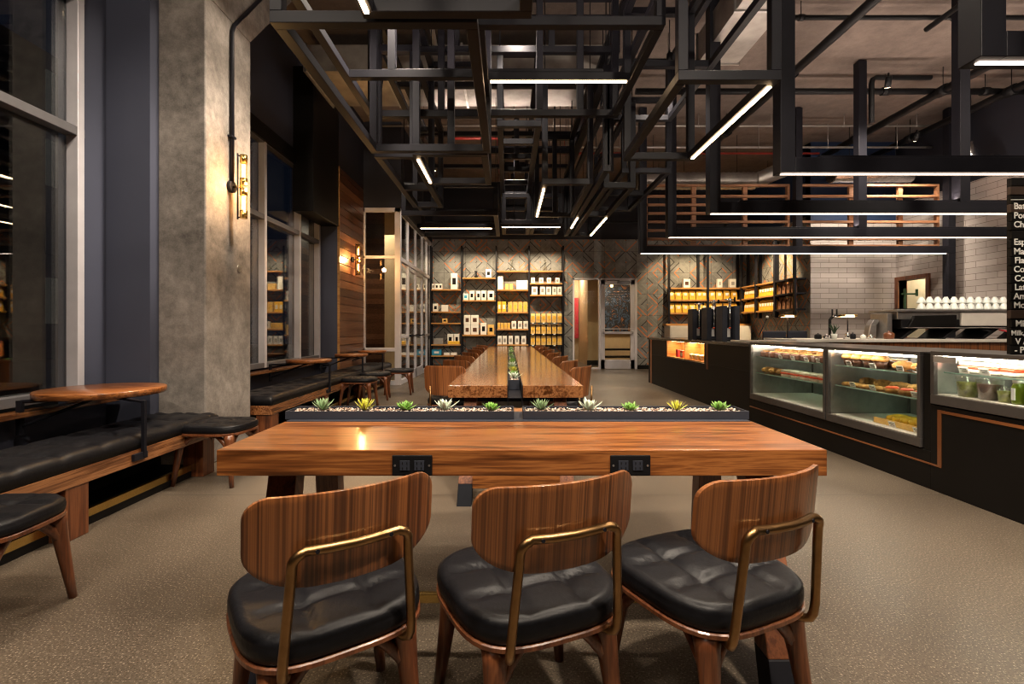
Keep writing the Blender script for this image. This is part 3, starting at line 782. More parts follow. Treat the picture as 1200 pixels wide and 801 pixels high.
def wall_table(x, y, r, label, full=True):
    t = thing('side_table', label, 'table', (x, y, 0), 0, 'small round tables over the benches')
    MB().lathe([(0, -.045), (r-.012, -.045), (r-.002, -.040), (r, -.02), (r, -.006), (r-.004, 0), (0, 0)], (0, 0, .765), 64).build('tabletop', 'walnut_x', t)
    fx = -2.455-x
    m = MB(); m.box(fx-.012, fx+.012, -.312, -.288, .34, .72); m.tube([(fx, -.30, .71), (0, 0, .708)], .011, 8)
    m.build('support_post', 'steel', t, .003)
    MB().box(fx-.014, fx+.006, -.39, -.27, .33, .375).build('mounting_plate', 'steel', t, .002)
    m = MB(); bx = -.33 if x < -2.9 else -.42; by = -.28
    m.box(bx-.015, bx+.015, by-.015, by+.015, .48, .715); m.tube([(bx, by, .535), (0, 0, .712)], .011, 8); m.tube([(bx, by, .705), (.0, .1, .708)], .013, 8)
    m.tube([(bx, by, .705), (0, 0, .71)], .013, 8)
    m.build('bracket', 'steel', t)
    return t
wall_table(-2.98, 3.56, .385, 'round walnut table on black brackets above the near bench')
wall_table(-2.86, 6.95, .31, 'small round table over the far bench, closest to the pillar')
wall_table(-2.74, 8.45, .28, 'small round table over the far bench, second from the pillar')
wall_table(-2.74, 9.75, .28, 'small round table over the far bench, nearest the timber wall')

# ------------------------------------------------------------------ sconces
def sconce(x, y, zc, label):
    t = thing('wall_sconce', label, 'wall light', (x, y, zc), 0, 'brass tube sconces')
    m = MB().tube([(0, 0, 0), (.035, 0, 0)], .055, 20); m.build('backplate', 'steel', t)
    m = MB().tube([(.03, 0, 0), (.12, 0, 0)], .012, 10); m.build('arm', 'brass_bright', t)
    m = MB().tube([(.085, -.02, -.31), (.085, -.02, .31)], .008, 8); m.tube([(.085, -.02, .29), (.13, 0, .29)], .007, 8); m.tube([(.085, -.02, -.29), (.13, 0, -.29)], .007, 8); m.build('rod', 'steel', t)
    for s in (-1, 1):
        g = MB().tube([(.13, 0, s*.02), (.13, 0, s*.29)], .030, 18).build('glass_tube', 'bulb_glass', t)
        MB().tube([(.13, 0, s*.09), (.13, 0, s*.21)], .016, 12).build('bulb', 'bulb', t)
        MB().tube([(.13, 0, s*.015), (.13, 0, s*.08)], .0335, 18).build('socket', 'brass_bright', t)
        MB().tube([(.13, 0, s*.225), (.13, 0, s*.30)], .0335, 18).build('end_cap', 'brass_bright', t)
    ld = bpy.data.lights.new('sconce glow', 'POINT'); ld.energy = 15; ld.color = (1, .55, .2); ld.shadow_soft_size = .05
    l = bpy.data.objects.new('sconce_glow', ld); COL.objects.link(l); l.location = (.20, 0, 0); l.parent = t
    return t
sconce(-2.63, 4.57, 2.54, 'brass double-tube wall sconce on the concrete pillar')
sconce(-3.075, 9.5, 2.56, 'brass double-tube wall sconce on the timber wall')
o = MB().tube([(-2.608, 4.57, 2.58), (-2.608, 4.57, 4.0), (-2.608, 4.60, 4.08), (-2.608, 5.62, 5.30)], .018, 10).box(-2.63, -2.59, 4.53, 4.61, 3.0, 3.02).build('conduit', 'steel')
tag(o, 'black conduit pipe running up the pillar from the sconce', 'conduit')
o = MB().tube([(-2.632, 4.72, 1.79), (-2.622, 4.72, 1.79)], .035, 20).build('hook_plate', 'stainless'); tag(o, 'small round metal cover plate on the pillar side', 'cover plate')

# ================================================================== SUSPENDED STEEL FRAMES
TB = .072
def bar(m, p, q, t=TB):
    h = t/2; x0, x1 = sorted((p[0], q[0])); y0, y1 = sorted((p[1], q[1])); z0, z1 = sorted((p[2], q[2]))
    return m.box(x0-h, x1+h, y0-h, y1+h, z0-h, z1+h)
def lattice(x0, x1, y0, y1, z0, z1, label, cross=(), posts=(), strips=(), top=True, t=TB, led='led', group='suspended steel cage frames', sides='lrfb'):
    g = thing('hanging_frame', label, 'hanging frame', ((x0+x1)/2, (y0+y1)/2, z0), 0, group)
    def B(p, q): bar(MB(), p, q, t).build('bar', 'steel', g, .003, True, 1)
    for z in ([z0, z1] if top else [z0]):
        if 'f' in sides: B((x0, y0, z), (x1, y0, z))
        if 'b' in sides: B((x0, y1, z), (x1, y1, z))
        if 'l' in sides: B((x0, y0+t, z), (x0, y1-t, z))
        if 'r' in sides: B((x1, y0+t, z), (x1, y1-t, z))
    zt = z1 if top else ZC
    for x in (x0, x1):
        for y in (y0, y1): B((x, y, z0+t), (x, y, zt-t if top else ZC-.04))
    for c in cross: B((x0+t, c, z0), (x1-t, c, z0))
    for (x, y) in posts: B((x, y, z0+t), (x, y, zt-t if top else ZC-.04))
    h = t/2
    for s in strips:
        kind = s[0]
        if kind == 'y': _, x, a, b = s; MB().box(x-.014, x+.014, a, b, z0-h-.012, z0-h).build('light_strip', led, g, 0, True)
        else: _, y, a, b = s; MB().box(a, b, y-.014, y+.014, z0-h-.012, z0-h).build('light_strip', led, g, 0, True)
    if top:
        for x in (x0, x1):
            for y in (y0, y1): MB().tube([(x, y, z1+h), (x, y, ZC)], .006, 6).build('hanger_rod', 'steel', g, 0, True)
    return g
A, Bz = 3.05, 3.60
lattice(-1.38, -.22, 2.90, 4.97, A, 4.4, 'dark steel cage at the near left of the hanging structure', cross=(), posts=())
lattice(-.81, .1, 1.0, 2.80, A, 4.4, 'dark steel cage overhead with a light strip at the top left', strips=(('y', -.81, 1.3, 2.77),))
lattice(-.965, -.25, 5.08, 6.07, A, 4.5, 'steel cage left of centre with a short slanting light strip', strips=(('y', -.965, 5.18, 6.0),), posts=((-.6, 5.08),))
lattice(-1.53, -.30, 3.0, 5.42, Bz, 5.0, 'raised steel cage above the left side, two bays deep', cross=(4.58,), posts=((-1.1, 4.58), (-.75, 5.42)))
lattice(-.225, 1.19, 3.8, 5.4, Bz, 4.9, 'wide steel cage at centre with a long horizontal light strip', cross=(4.62,), posts=((.35, 5.4), (.8, 5.4)), strips=(('x', 4.62, -.17, 1.13),))
lattice(1.275, 1.955, 3.56, 5.20, A, 4.6, 'steel cage right of centre with a bright light strip on its right edge', strips=(('y', 1.955, 3.62, 5.14),))
lattice(1.13, 1.175, 5.6, 9.5, A, 4.2, 'long narrow steel frame running back right of centre', strips=(('y', 1.13, 7.9, 8.7),), sides='lfb')
lattice(.46, 1.03, 6.1, 7.85, A, 4.3, 'steel cage over the long table with a slanting light strip', strips=(('y', .46, 6.25, 7.8),), posts=((.75, 7.85),))
lattice(1.26, 1.60, 6.25, 9.5, A, 4.1, 'steel cage at the right over the long table with a diagonal strip', strips=(('y', 1.60, 7.9, 9.4),), cross=(7.8,))
lattice(1.72, 2.38, 7.2, 9.5, 3.55, 4.6, 'small raised steel cage near the door', cross=(8.4,))
lattice(-1.67, -.20, 7.75, 9.5, A, 3.50, 'far left steel cage with a long horizontal light strip', cross=(8.72,), strips=(('x', 8.72, -1.58, -.30),), posts=((-1.2, 7.75),))
lattice(-.10, .36, 5.8, 9.7, Bz+.05, 4.5, 'long ladder-like steel frame over the middle of the long table', cross=(6.35, 6.9, 7.45, 8.1, 8.8), posts=((.13, 7.45),))
lattice(-.08, .36, 8.38, 9.3, A, 3.50, 'small steel cage holding a horizontal light strip before the far shelves', strips=())
lattice(.44, .9, 8.38, 9.3, A, 3.50, 'small steel cage beside the far light strip', strips=())
o = thing('linear_light', 'horizontal light bar hung below the far steel cages', 'light', (.4, 8.42, A-.1))
MB().box(-.12, .92, 8.40, 8.44, A-.075, A-.04).build('housing', 'steel', o, 0, True); MB().box(-.11, .90, 8.405, 8.435, A-.087, A-.075).build('light_strip', 'led', o, 0, True)
lattice(-1.4, -1.02, 5.2, 7.3, A+.02, 4.2, 'narrow steel cage beside the black bulkhead', cross=(6.4,))
lattice(-1.5, 1.25, 5.6, 9.6, 4.42, 4.78, 'topmost wide steel grid under the ducts', cross=(6.4, 7.2, 8.0, 8.8), posts=((-.6, 5.6), (.5, 5.6)))
lattice(1.35, 2.3, 4.2, 6.9, 4.2, 5.0, 'upper right steel cage below the rectangular duct', cross=(5.5,))

# nested portal frames over the service counter
def portal(y, xr, mids, label, ztop=ZC-.02, right=False, mid_t=.13):
    g = thing('portal_frame', label, 'hanging frame', (2.6, y, 2.70), 0, 'large portal frames over the counter')
    t = .14; x0 = 2.60; z0 = 2.70
    MB().box(x0, x0+t, y, y+t, z0, ztop).build('post', 'steel', g, .004, True)
    MB().box(x0+t, xr, y, y+t, z0, z0+t).build('bottom_beam', 'steel', g, .004, True)
    for x in mids: MB().box(x-mid_t/2, x+mid_t/2, y+.005, y+t-.005, z0+t, ztop).build('post', 'steel', g, .004, True)
    if right: MB().box(xr-t, xr, y+.002, y+t, 0, z0).box(xr-t, xr, y, y+t, z0+t, ztop).build('post', 'steel', g, .004, True)
    MB().box(x0+.04, xr-.05, y+.05, y+.08, z0-.007, z0).build('light_strip', 'led_cool', g, 0, True)
    return g
portal(1.0, 8.9, (5.75,), 'portal frame with a light strip directly over the camera side of the counter')
portal(2.66, 8.9, (5.75,), 'nearest portal frame, just entering the top right corner')
portal(4.62, 9.0, (5.75,), 'tall portal frame with a light strip, large at the upper right')
portal(6.24, 9.0, (5.90,), 'second of the nested portal frames over the counter')
portal(7.88, 9.0, (5.78,), 'third of the nested portal frames over the counter')
portal(9.57, 8.85, (5.76,), 'farthest portal frame, with a black leg reaching down behind the espresso machine', right=True)
# slatted timber screens hung in the farthest frame
def screen(x0, x1, label, vs):
    g = thing('slatted_screen', label, 'slatted screen', ((x0+x1)/2, 9.8, 2.86), 0, 'timber slat screens'); z0, z1 = 2.86, 4.12
    MB().box(x0, x0+.05, 9.76, 9.84, z0, z1).box(x1-.05, x1, 9.76, 9.84, z0, z1).box(x0+.05, x1-.05, 9.76, 9.84, z1-.04, z1).box(x0+.05, x1-.05, 9.76, 9.84, z0, z0+.04).build('screen_frame', 'slat', g, .003, True)
    for v in vs: MB().box(v-.045, v+.045, 9.80, 9.86, z0+.04, z1-.04).build('upright', 'slat', g, .003, True)
    z = z0+.13
    while z < z1-.1:
        MB().box(x0+.05, x1-.05, 9.73, 9.80, z, z+.045).build('slat', 'slat', g, .003, True); z += .172
screen(2.76, 5.68, 'timber slat screen on the left of the farthest portal frame', (3.76, 4.80))
screen(5.84, 8.7, 'timber slat screen on the right of the farthest portal frame', (6.95, 7.95))

# ================================================================== CEILING SERVICES
def duct(x0, x1, y0, y1, z0, z1, label):
    t = thing('air_duct', label, 'duct', ((x0+x1)/2, (y0+y1)/2, z0), 0, 'ceiling ductwork')
    MB().box(x0, x1, y0, y1, z0, z1).build('duct_body', 'galv', t, .004, True)
    lx, ly = x1-x0, y1-y0
    n = int(max(lx, ly)/1.1)
    for i in range(n+1):
        m = MB()
        if lx > ly: q = x0+.02+(lx-.06)*i/n; m.box(q, q+.03, y0-.02, y1+.02, z0-.02, z1+.02)
        else: q = y0+.02+(ly-.06)*i/n; m.box(x0-.02, x1+.02, q, q+.03, z0-.02, z1+.02)
        m.build('flange', 'stainless', t, 0, True)
    for sx in (x0+.05, x1-.05): MB().tube([(sx, (y0+y1)/2, z1), (sx, (y0+y1)/2, ZC)], .008, 6).build('hanger_rod', 'steel', t, 0, True)
duct(-2.95, 1.6, 6.95, 8.05, 4.9, 5.28, 'wide rectangular galvanised duct crossing above the hanging cages')
duct(2.64, 3.2, 2.2, 6.78, 4.9, 5.3, 'rectangular galvanised duct running back beside the portal frames')
def pipe(pts, r, mat, label, cat='pipe', group='ceiling pipes', seg=12, couplings=0):
    m = MB().tube(pts, r, seg)
    for i in range(couplings):
        p, q = Vector(pts[0]), Vector(pts[-1]); c = p.lerp(q, (i+.5)/couplings); d = (q-p).normalized()*r*1.2
        m.tube([c-d, c+d], r*1.35, seg); m.tube([c, (c.x, c.y, ZC)], .006, 6)
    o = m.build('pipe', mat); return tag(o, label, cat, group)
pipe([(4.45, 2, 5.2), (4.45, 11, 5.2)], .065, 'black_soft', 'thick black ceiling pipe running back beside the tall portal frame', couplings=4)
pipe([(5.7, 3.5, 5.28), (5.7, 6.6, 5.28)], .035, 'black_soft', 'thin black ceiling pipe with a plugged end over the counter', couplings=2)
pipe([(7.3, 3, 5.2), (7.3, 11.2, 5.2)], .065, 'black_soft', 'thick black ceiling pipe above the espresso machine', couplings=4)
pipe([(8.45, 3, 5.2), (8.45, 11.2, 5.2)], .065, 'black_soft', 'thick black ceiling pipe closest to the white tiled right wall', couplings=4)
pipe([(2.9, 6.5, 5.38), (9.1, 6.5, 5.38)], .03, 'black_soft', 'slim black ceiling pipe crossing above the second portal frame', couplings=3)
pipe([(2.2, 8.36, 5.3), (9.1, 8.36, 5.3)], .05, 'black_soft', 'black ceiling pipe crossing behind the tall portal frame', couplings=4)
pipe([(-2.8, 9.9, 5.35), (9.1, 9.9, 5.35)], .018, 'conduit', 'pale conduit crossing the whole ceiling, nearer one', 'conduit', couplings=8)
pipe([(-2.8, 10.4, 5.1), (9.1, 10.4, 5.1)], .022, 'conduit', 'pale conduit crossing the whole ceiling, farther one', 'conduit', couplings=8)
pipe([(-1.2, 10.9, 5.15), (7.0, 10.9, 5.15)], .024, 'redpipe', 'thin red sprinkler pipe crossing the ceiling', couplings=5)
pipe([(-1.1, 9.4, 4.9), (-.2, 9.4, 4.9), (-.2, 11.5, 4.9)], .03, 'redpipe', 'red sprinkler pipe with an elbow over the far left cage')
pipe([(6.9, 7.9, 5.3), (6.0, 7.9, 5.3), (5.95, 7.9, 5.27), (5.93, 7.9, 5.2), (5.93, 7.9, 4.55)], .04, 'black_soft', 'black drop pipe with an elbow above the third portal frame')
pipe([(-.9, 3.6, 5.2), (-1.2, 10.8, 5.2)], .035, 'conduit', 'pale pipe running back above the left cages', couplings=4)
def rings(p, q, r, n):
    m = MB(); p, q = Vector(p), Vector(q); pts = []; rr = []
    for i in range(n*2+1): pts.append(p.lerp(q, i/(n*2))); rr.append(r*(1.03 if i % 2 else 1))
    return m.tube(pts, rr, 20)
o = rings((2.9, 11, 4.56), (5.6, 11, 4.56), .19, 24).build('round_duct', 'galv'); tag(o, 'ribbed silver round duct crossing behind the portal frames', 'duct', 'ceiling ductwork')
o = rings((5.6, 11, 4.56), (6.4, 10.7, 4.85), .17, 10).build('round_duct', 'galv'); tag(o, 'angled end of the silver round duct rising to the ceiling', 'duct', 'ceiling ductwork')
o = rings((7.0, 10.5, 4.55), (8.75, 10.5, 4.55), .18, 20).build('flexible_duct', 'foil'); tag(o, 'crumpled foil flexible duct at the upper right', 'duct', 'ceiling ductwork')
m = MB(); pts = [Vector((8.4, 8.9, 4.6)), Vector((8.5, 8.9, 4.35)), Vector((8.62, 8.9, 4.22)), Vector((8.75, 8.9, 4.2)), Vector((8.88, 8.9, 4.26)), Vector((8.95, 8.9, 4.35))]
o = m.tube(pts, [.12, .122, .118, .122, .118, .12], 20).build('duct_elbow', 'foil'); tag(o, 'silver duct elbow above the menu board', 'duct', 'ceiling ductwork')
def hang(o, pts):
    for p in pts:
        MB().tube([p, (p[0], p[1], ZC)], .006, 6).build('hanger_rod', 'steel', o)
D = {q.name: q for q in COL.objects}
hang(D['round_duct'], [(3.3, 11, 4.74), (5.2, 11, 4.74)]); hang(D['round_duct.001'], [(6.2, 10.78, 4.95)]); hang(D['flexible_duct'], [(7.4, 10.5, 4.7), (8.4, 10.5, 4.7)]); hang(D['duct_elbow'], [(8.5, 8.9, 4.44)])
hang(D['linear_light'], [])
for x in (-.3, .4): MB().tube([(x, 0, .06), (x, 0, ZC-A+.1)], .006, 6).build('hanger_rod', 'steel', D['linear_light'])
# far track with spot heads
def spot_head(loc, target, energy, label, group, size=R(70), col=(1, .78, .50), blend=.6, rad=.04, s=1.0):
    t = thing('track_spotlight', label, 'spotlight', loc, 0, group)
    d = (Vector(target)-Vector(loc)).normalized()
    MB().tube([(0, 0, .10*s), (0, 0, 0)], .012, 8).build('stem', 'black_soft', t)
    MB().tube([-d*.05*s, d*.10*s], .042*s, 14).build('lamp_head', 'black_soft', t)
    MB().tube([d*.101*s, d*.104*s], .034*s, 14).build('lens', 'led', t)
    ld = bpy.data.lights.new('spot beam', 'SPOT'); ld.energy = energy; ld.color = col; ld.spot_size = size; ld.spot_blend = blend; ld.shadow_soft_size = rad
    l = bpy.data.objects.new('spot_beam', ld); COL.objects.link(l); l.location = d*.12*s; l.rotation_euler = d.to_track_quat('-Z', 'Y').to_euler(); l.parent = t
    return t
tk = MB().box(-2.2, 4.3, 12.86, 12.90, 4.02, 4.06)
for x in (-2, 0, 2, 4): tk.tube([(x, 12.88, 4.06), (x, 12.88, ZC)], .006, 6)
o = tk.build('light_track', 'black_soft'); tag(o, 'black lighting track in front of the diamond tile wall', 'track')
xs = [-1.75, -1.1, -.5, -.02, .45, .92, 1.35]
for i, x in enumerate(xs):
    spot_head((x, 12.88, 3.92), (x, 14.4, 2.3), 60, 'black track spotlight washing the retail shelves, %s' % nth(i, len(xs)), 'spotlights over the retail shelves')
tk = MB().box(4.5, 6.9, 12.66, 12.70, 4.02, 4.06)
for x in (4.6, 6.8): tk.tube([(x, 12.68, 4.06), (x, 12.68, ZC)], .006, 6)
o = tk.build('light_track', 'black_soft'); tag(o, 'black lighting track over the back bar shelves', 'track')
for i, x in enumerate((4.9, 5.7, 6.4)):
    spot_head((x, 12.68, 3.92) if i < 2 else (5.9, 12.1, 3.92), (x+.1, 14.4, 2.2) if i < 2 else (7.05, 12.8, 2.1), 85 if i < 2 else 260, 'black spotlight aimed at the gold bags, %s' % nth(i, 3), 'spotlights over the back bar', col=(1, .74, .42))

# fill spotlights added to brighten the room, in cages and behind the viewer
FILL_SPOTS = [((-.6, 2.95, 4.9), (-.4, 2.1, .76), 90), ((.9, 3.0, 4.9), (.8, 2.0, .76), 90), ((.1, .4, 4.6), (0, 1.6, .6), 130),
        ((-1.6, .5, 4.6), (-1.1, 1.6, .5), 50), ((1.9, .4, 4.6), (1.3, 1.6, .4), 120),
        ((-2.0, 2.2, 4.8), (-2.6, 3.6, .5), 60), ((.1, 5.5, 4.8), (.05, 5.8, .7), 110), ((.1, 8.2, 4.5), (.05, 8.6, .7), 90), ((.1, 10.8, 4.6), (.05, 11.2, .7), 90),
        ((2.2, 6.6, 4.9), (2.1, 6.9, 0), 90), ((2.2, 3.6, 4.9), (2.3, 3.2, 0), 120), ((2.2, 10.4, 4.9), (2.2, 11, 0), 110),
        ((-1.8, 6.8, 4.7), (-2.4, 7.4, .5), 55), ((-1.6, 10.4, 4.7), (-1.6, 11.2, 0), 60)]
WL = ['left, above the near table', 'right, above the near table', 'centre, above the viewer', 'left of the viewer', 'right of the viewer', 'above the near bench', 'over the near end of the long table',
      'over the middle of the long table', 'over the far end of the long table', 'over the aisle by the niche', 'over the aisle by the cases', 'over the aisle by the glass door', 'over the far bench', 'beside the vestibule',
      'left, behind the viewer facing the room', 'right, behind the viewer facing the room', 'far right, over the baristas', 'over the inner bar', 'over the tiled alcove wall', 'beside the concrete pillar']
FILL_SPOTS += [((-1.4, -1.6, 4.7), (-1.0, 6, 2.0), 80), ((2.2, -1.6, 4.7), (2.2, 6, 2.2), 150), ((6.2, 3.0, 4.8), (7.5, 8, 1.5), 120), ((5.5, 7.0, 4.8), (6.4, 9, 1.0), 110), ((7.6, 9.0, 4.8), (8.2, 11.4, 1.6), 170), ((-.9, 4.3, 4.75), (-2.63, 4.6, 1.4), 190)]
for i, (a, b, e) in enumerate(FILL_SPOTS):
    e *= 1.9
    spot_head(a, b, e, 'added black fill spotlight among the cages, '+WL[i], 'added fill spotlights', size=R(95), blend=.9, rad=.12, col=(1, .85, .68))

# ================================================================== SERVICE COUNTER
CX = 3.16
sv = thing('service_counter', 'long black service counter with copper-brown wooden edging', 'counter', (3.6, 6, 0))
m = MB()
NY0, NY1 = 7.81, 9.72
m.box(CX, 4.05, 6.33, 10.9, 0, .64); m.box(CX, 4.05, NY1, 10.9, .64, .965); m.box(CX, 4.05, 6.33, NY0, .64, .965); m.box(3.7, 4.05, NY0, NY1, .64, .965)
m.box(CX, 4.05, 3.62, 6.33, 0, .285); m.box(CX, 4.05, .6, 3.62, 0, .635); m.box(CX+.002, 4.05, 3.62, 3.685, .285, 1.02)
m.build('counter_body', 'black', sv, .003, True)
MB().box(CX-.02, 4.10, 6.33, 10.93, .965, 1.01).build('countertop', 'stone_dark', sv, .004, True)
MB().box(CX+.02, 3.69, NY0+.012, NY1-.012, .645, .66).box(CX+.3, 3.69, NY0+.012, NY1-.012, .66, .964).box(CX+.02, CX+.3, NY0+.012, NY0+.03, .66, .964).box(CX+.02, CX+.3, NY1-.03, NY1-.012, .66, .964).box(CX+.02, CX+.3, 8.72, 8.74, .66, .964).build('niche_lining', 'oak_shelf', sv, 0, True)
e = CX-.004
MB().box(e, CX, 3.56, 6.33, .185, .198).box(e, CX, 3.53, 3.56, .185, .605).box(e, CX, .6, 3.53, .585, .605).build('wood_edging', 'walnut_z', sv, 0, True)
MB().box(e, CX, 7.66, 7.72, .56, .965).build('wood_edging', 'walnut_z', sv, 0, True)
MB().box(e, CX, 10.66, 10.76, 0, .965).build('wood_edging', 'walnut_z', sv, 0, True)
ml = bpy.data.lights.new('niche light', 'AREA'); ml.shape = 'RECTANGLE'; ml.size = .1; ml.size_y = 1.7; ml.energy = 7; ml.color = (1, .62, .3)
lo = bpy.data.objects.new('niche_light', ml); COL.objects.link(lo); lo.location = (CX+.16, 8.75, .955)
MB().box(CX+.10, CX+.13, NY0+.05, NY1-.05, .955, .963).build('niche_led', 'led', sv, 0, True)

def case(y0, y1, z0, z1, shelves, label, dx=.82):
    t = thing('display_case', label, 'display case', (CX+.4, (y0+y1)/2, z0), 0, 'glass food cases in the counter'); x0, x1 = CX-.012, CX+dx; w = .03
    m = MB(); m.box(x0, x1, y0, y1, z0, z0+.07); m.box(x0, x1, y0, y1, z1-.03, z1)
    for y in (y0, y1-w):
        m.box(x0, x0+w, y, y+w, z0+.07, z1-.03); m.box(x1-w, x1, y, y+w, z0+.07, z1-.03)
    m.build('case_frame', 'case_metal', t, .003, True)
    MB().box(x1-.02, x1-.005, y0+w, y1-w, z0+.07, z1-.03).box(x0+w, x1-w, y0+.002, y0+.008, z0+.07, z1-.03).box(x0+w, x1-w, y1-.008, y1-.002, z0+.07, z1-.03).build('inner_lining', 'stainless', t, 0, True)
    MB().box(x0+w, x1-.03, y0+w, y1-w, z0+.07, z0+.075).build('deck', 'white_lam', t, 0, True)
    MB().box(x0+.008, x0+.014, y0+w, y1-w, z0+.07, z1-.03).build('front_glass', 'case_glass', t, 0, True)
    for z in shelves: MB().box(x0+.07, x1-.12, y0+w+.01, y1-w-.01, z-.010, z).build('shelf', 'shelf_glass', t, 0, True)
    MB().box(x0+.045, x0+.07, y0+.06, y1-.06, z1-.05, z1-.032).box(x0+.35, x0+.38, y0+.06, y1-.06, z1-.045, z1-.032).build('light_strip', 'led_case', t, 0, True)
    for z in shelves: MB().box(x0+.064, x0+.069, y0+w+.01, y1-w-.01, z-.010, z).build('shelf_edge', 'glass_edge', t, 0, True)
    for k in (.28, .72): MB().box(x1-.10, x1-.07, y0+(y1-y0)*k-.02, y0+(y1-y0)*k+.02, z0+.076, z1-.03).build('shelf_post', 'alu', t, .002, True)
    for z in (): MB().box(x0+.08, x0+.09, y0+.06, y1-.06, z-.018, z-.011).build('light_strip', 'led_case', t, 0, True)
    return t
case(4.815, 6.31, .295, 1.025, (.64, .845), 'left glass pastry case with cookies and sandwiches')
case(3.70, 4.795, .295, 1.025, (.655, .85), 'middle glass pastry case with yellow pastries at the bottom')
case(1.9, 3.61, .645, 1.035, (.885,), 'shallow glass case at the right edge holding tubs and juice bottles')

# foods
def pastry_row(proto, xs_, y0, y1, n, z, fmt, group):
    n = max(2, int(n*.8))
    for i in range(n):
        y = y1-(y1-y0)*(i+.5)/n                     # from left in the photo (far) to right (near)
        dup(proto, (xs_, y, z), random.uniform(-.3, .3), fmt % nth(i, n), group).scale = (1.3, 1.25, 1.35)
HID = []
def proto(name, cat, builder):
    t = thing(name, 'x', cat); builder(t); HID.append(t); return t
def b_cookie(t): MB().lathe([(0, 0), (.045, 0), (.05, .008), (.042, .02), (0, .026)], (0, 0, 0), 16).build('pastry_body', 'pastry', t)
def b_brownie(t): MB().box(-.05, .05, -.055, .055, 0, .05).build('pastry_body', 'choc', t, .01); MB().box(-.035, .03, -.035, .035, .05, .058).build('topping', 'pastry', t, .004)
def b_muffin(t):
    MB().lathe([(0, 0), (.03, 0), (.042, .045), (0, .045)], (0, 0, 0), 16).build('paper_cup', 'choc', t)
    MB().lathe([(0, .044), (.048, .045), (.054, .06), (.04, .08), (0, .09)], (0, 0, 0), 16).build('muffin_top', 'pastry', t)
def b_croissant(t):
    pts = []; rr = []
    for i in range(13):
        a = R(-75+150*i/12); pts.append((.06*math.sin(a), .05*math.cos(a)-.03, .028)); rr.append(.008+.022*math.cos(a*1.1)**1.0*(1 if i % 2 else .88))
    MB().tube(pts, rr, 10).build('pastry_body', 'pastry', t)
def b_sandwich(t):
    MB().box(-.05, .05, -.06, .06, 0, .022).box(-.05, .05, -.06, .06, .036, .06).build('bread', 'icing', t, .008); MB().box(-.054, .052, -.062, .062, .022, .036).build('filling', 'berry', t, .004)
def b_tart(t):
    MB().lathe([(0, 0), (.04, 0), (.052, .025), (0, .022)], (0, 0, 0), 16).build('tart_shell', 'pastry', t); MB().lathe([(0, .022), (.044, .024), (.03, .036), (0, .038)], (0, 0, 0), 14).build('glaze', 'berry', t)
def b_roll(t): MB().lathe([(0, -.075), (.018, -.07), (.026, 0), (.018, .07), (0, .075)], (0, 0, 0), 14, 1, 1).build('pastry_body', 'yellow', t).data.transform(Matrix.Translation((0, 0, .026)) @ Matrix.Rotation(PI/2, 4, 'Y'))
P = {k: proto(n, c, b) for k, n, c, b in (('cookie', 'cookie', 'cookie', b_cookie), ('brownie', 'brownie', 'brownie', b_brownie), ('muffin', 'muffin', 'muffin', b_muffin),
     ('croissant', 'croissant', 'croissant', b_croissant), ('sandwich', 'sandwich', 'sandwich', b_sandwich), ('tart', 'fruit_tart', 'tart', b_tart), ('roll', 'pastry_roll', 'pastry', b_roll))}
def b_card(t): MB().box(-.002, .002, -.035, .035, 0, .045, Matrix.Rotation(R(-18), 4, 'Y')).build('card', 'white', t); MB().box(-.0035, -.0025, -.026, .022, .028, .033, Matrix.Rotation(R(-18), 4, 'Y'), (0, 0, .0225)).box(-.0035, -.0025, -.026, .014, .014, .018, Matrix.Rotation(R(-18), 4, 'Y'), (0, 0, .0225)).build('handwriting', 'black', t)
CARD = proto('price_card', 'price card', b_card)
def cards(ys, x, z, where):
    for i, y in enumerate(ys): dup(CARD, (x, y, z), 0, 'white handwritten price card %s, %s' % (where, nth(i, len(ys))), 'price cards in the cases')
G = 'baked goods in the cases'
pastry_row(P['brownie'], 3.30, 4.88, 6.24, 10, .846, 'dark brownie on the top shelf of the left case, %s', G)
pastry_row(P['muffin'], 3.46, 4.88, 6.24, 10, .846, 'brown muffin behind the brownies in the left case, %s', G)
pastry_row(P['sandwich'], 3.30, 4.88, 5.75, 7, .641, 'white bread sandwich on the middle shelf of the left case, %s', G)
pastry_row(P['cookie'], 3.50, 4.9, 6.2, 10, .641, 'golden cookie behind the sandwiches in the left case, %s', G)
pastry_row(P['croissant'], 3.32, 5.78, 6.24, 4, .641, 'golden croissant on the middle shelf of the left case, %s', G)
cards([5.75, 5.5, 5.25, 5.05], 3.232, .846, 'on the top shelf of the left case')
pastry_row(P['brownie'], 3.46, 4.2, 4.76, 5, .851, 'dark brownie behind the muffins in the middle case, %s', G)
pastry_row(P['muffin'], 3.31, 4.24, 4.76, 5, .851, 'muffin on the top shelf of the middle case, %s', G)
pastry_row(P['croissant'], 3.34, 3.80, 4.18, 3, .851, 'croissant on the top shelf of the middle case, %s', G)
pastry_row(P['croissant'], 3.47, 4.0, 4.76, 6, .656, 'croissant behind the cookies in the middle case, %s', G)
pastry_row(P['cookie'], 3.31, 4.28, 4.76, 5, .656, 'cookie on the middle shelf of the middle case, %s', G)
pastry_row(P['tart'], 3.32, 3.80, 4.26, 4, .656, 'red fruit tart on the middle shelf of the middle case, %s', G)
cards([4.6, 4.3, 4.0, 3.8], 3.235, .851, 'on the top shelf of the middle case')
cards([4.55, 4.3, 3.85], 3.235, .656, 'on the middle shelf of the middle case')
tr = thing('serving_tray', 'tan wooden tray of yellow pastries at the bottom of the middle case', 'tray', (3.42, 3.98, .371))
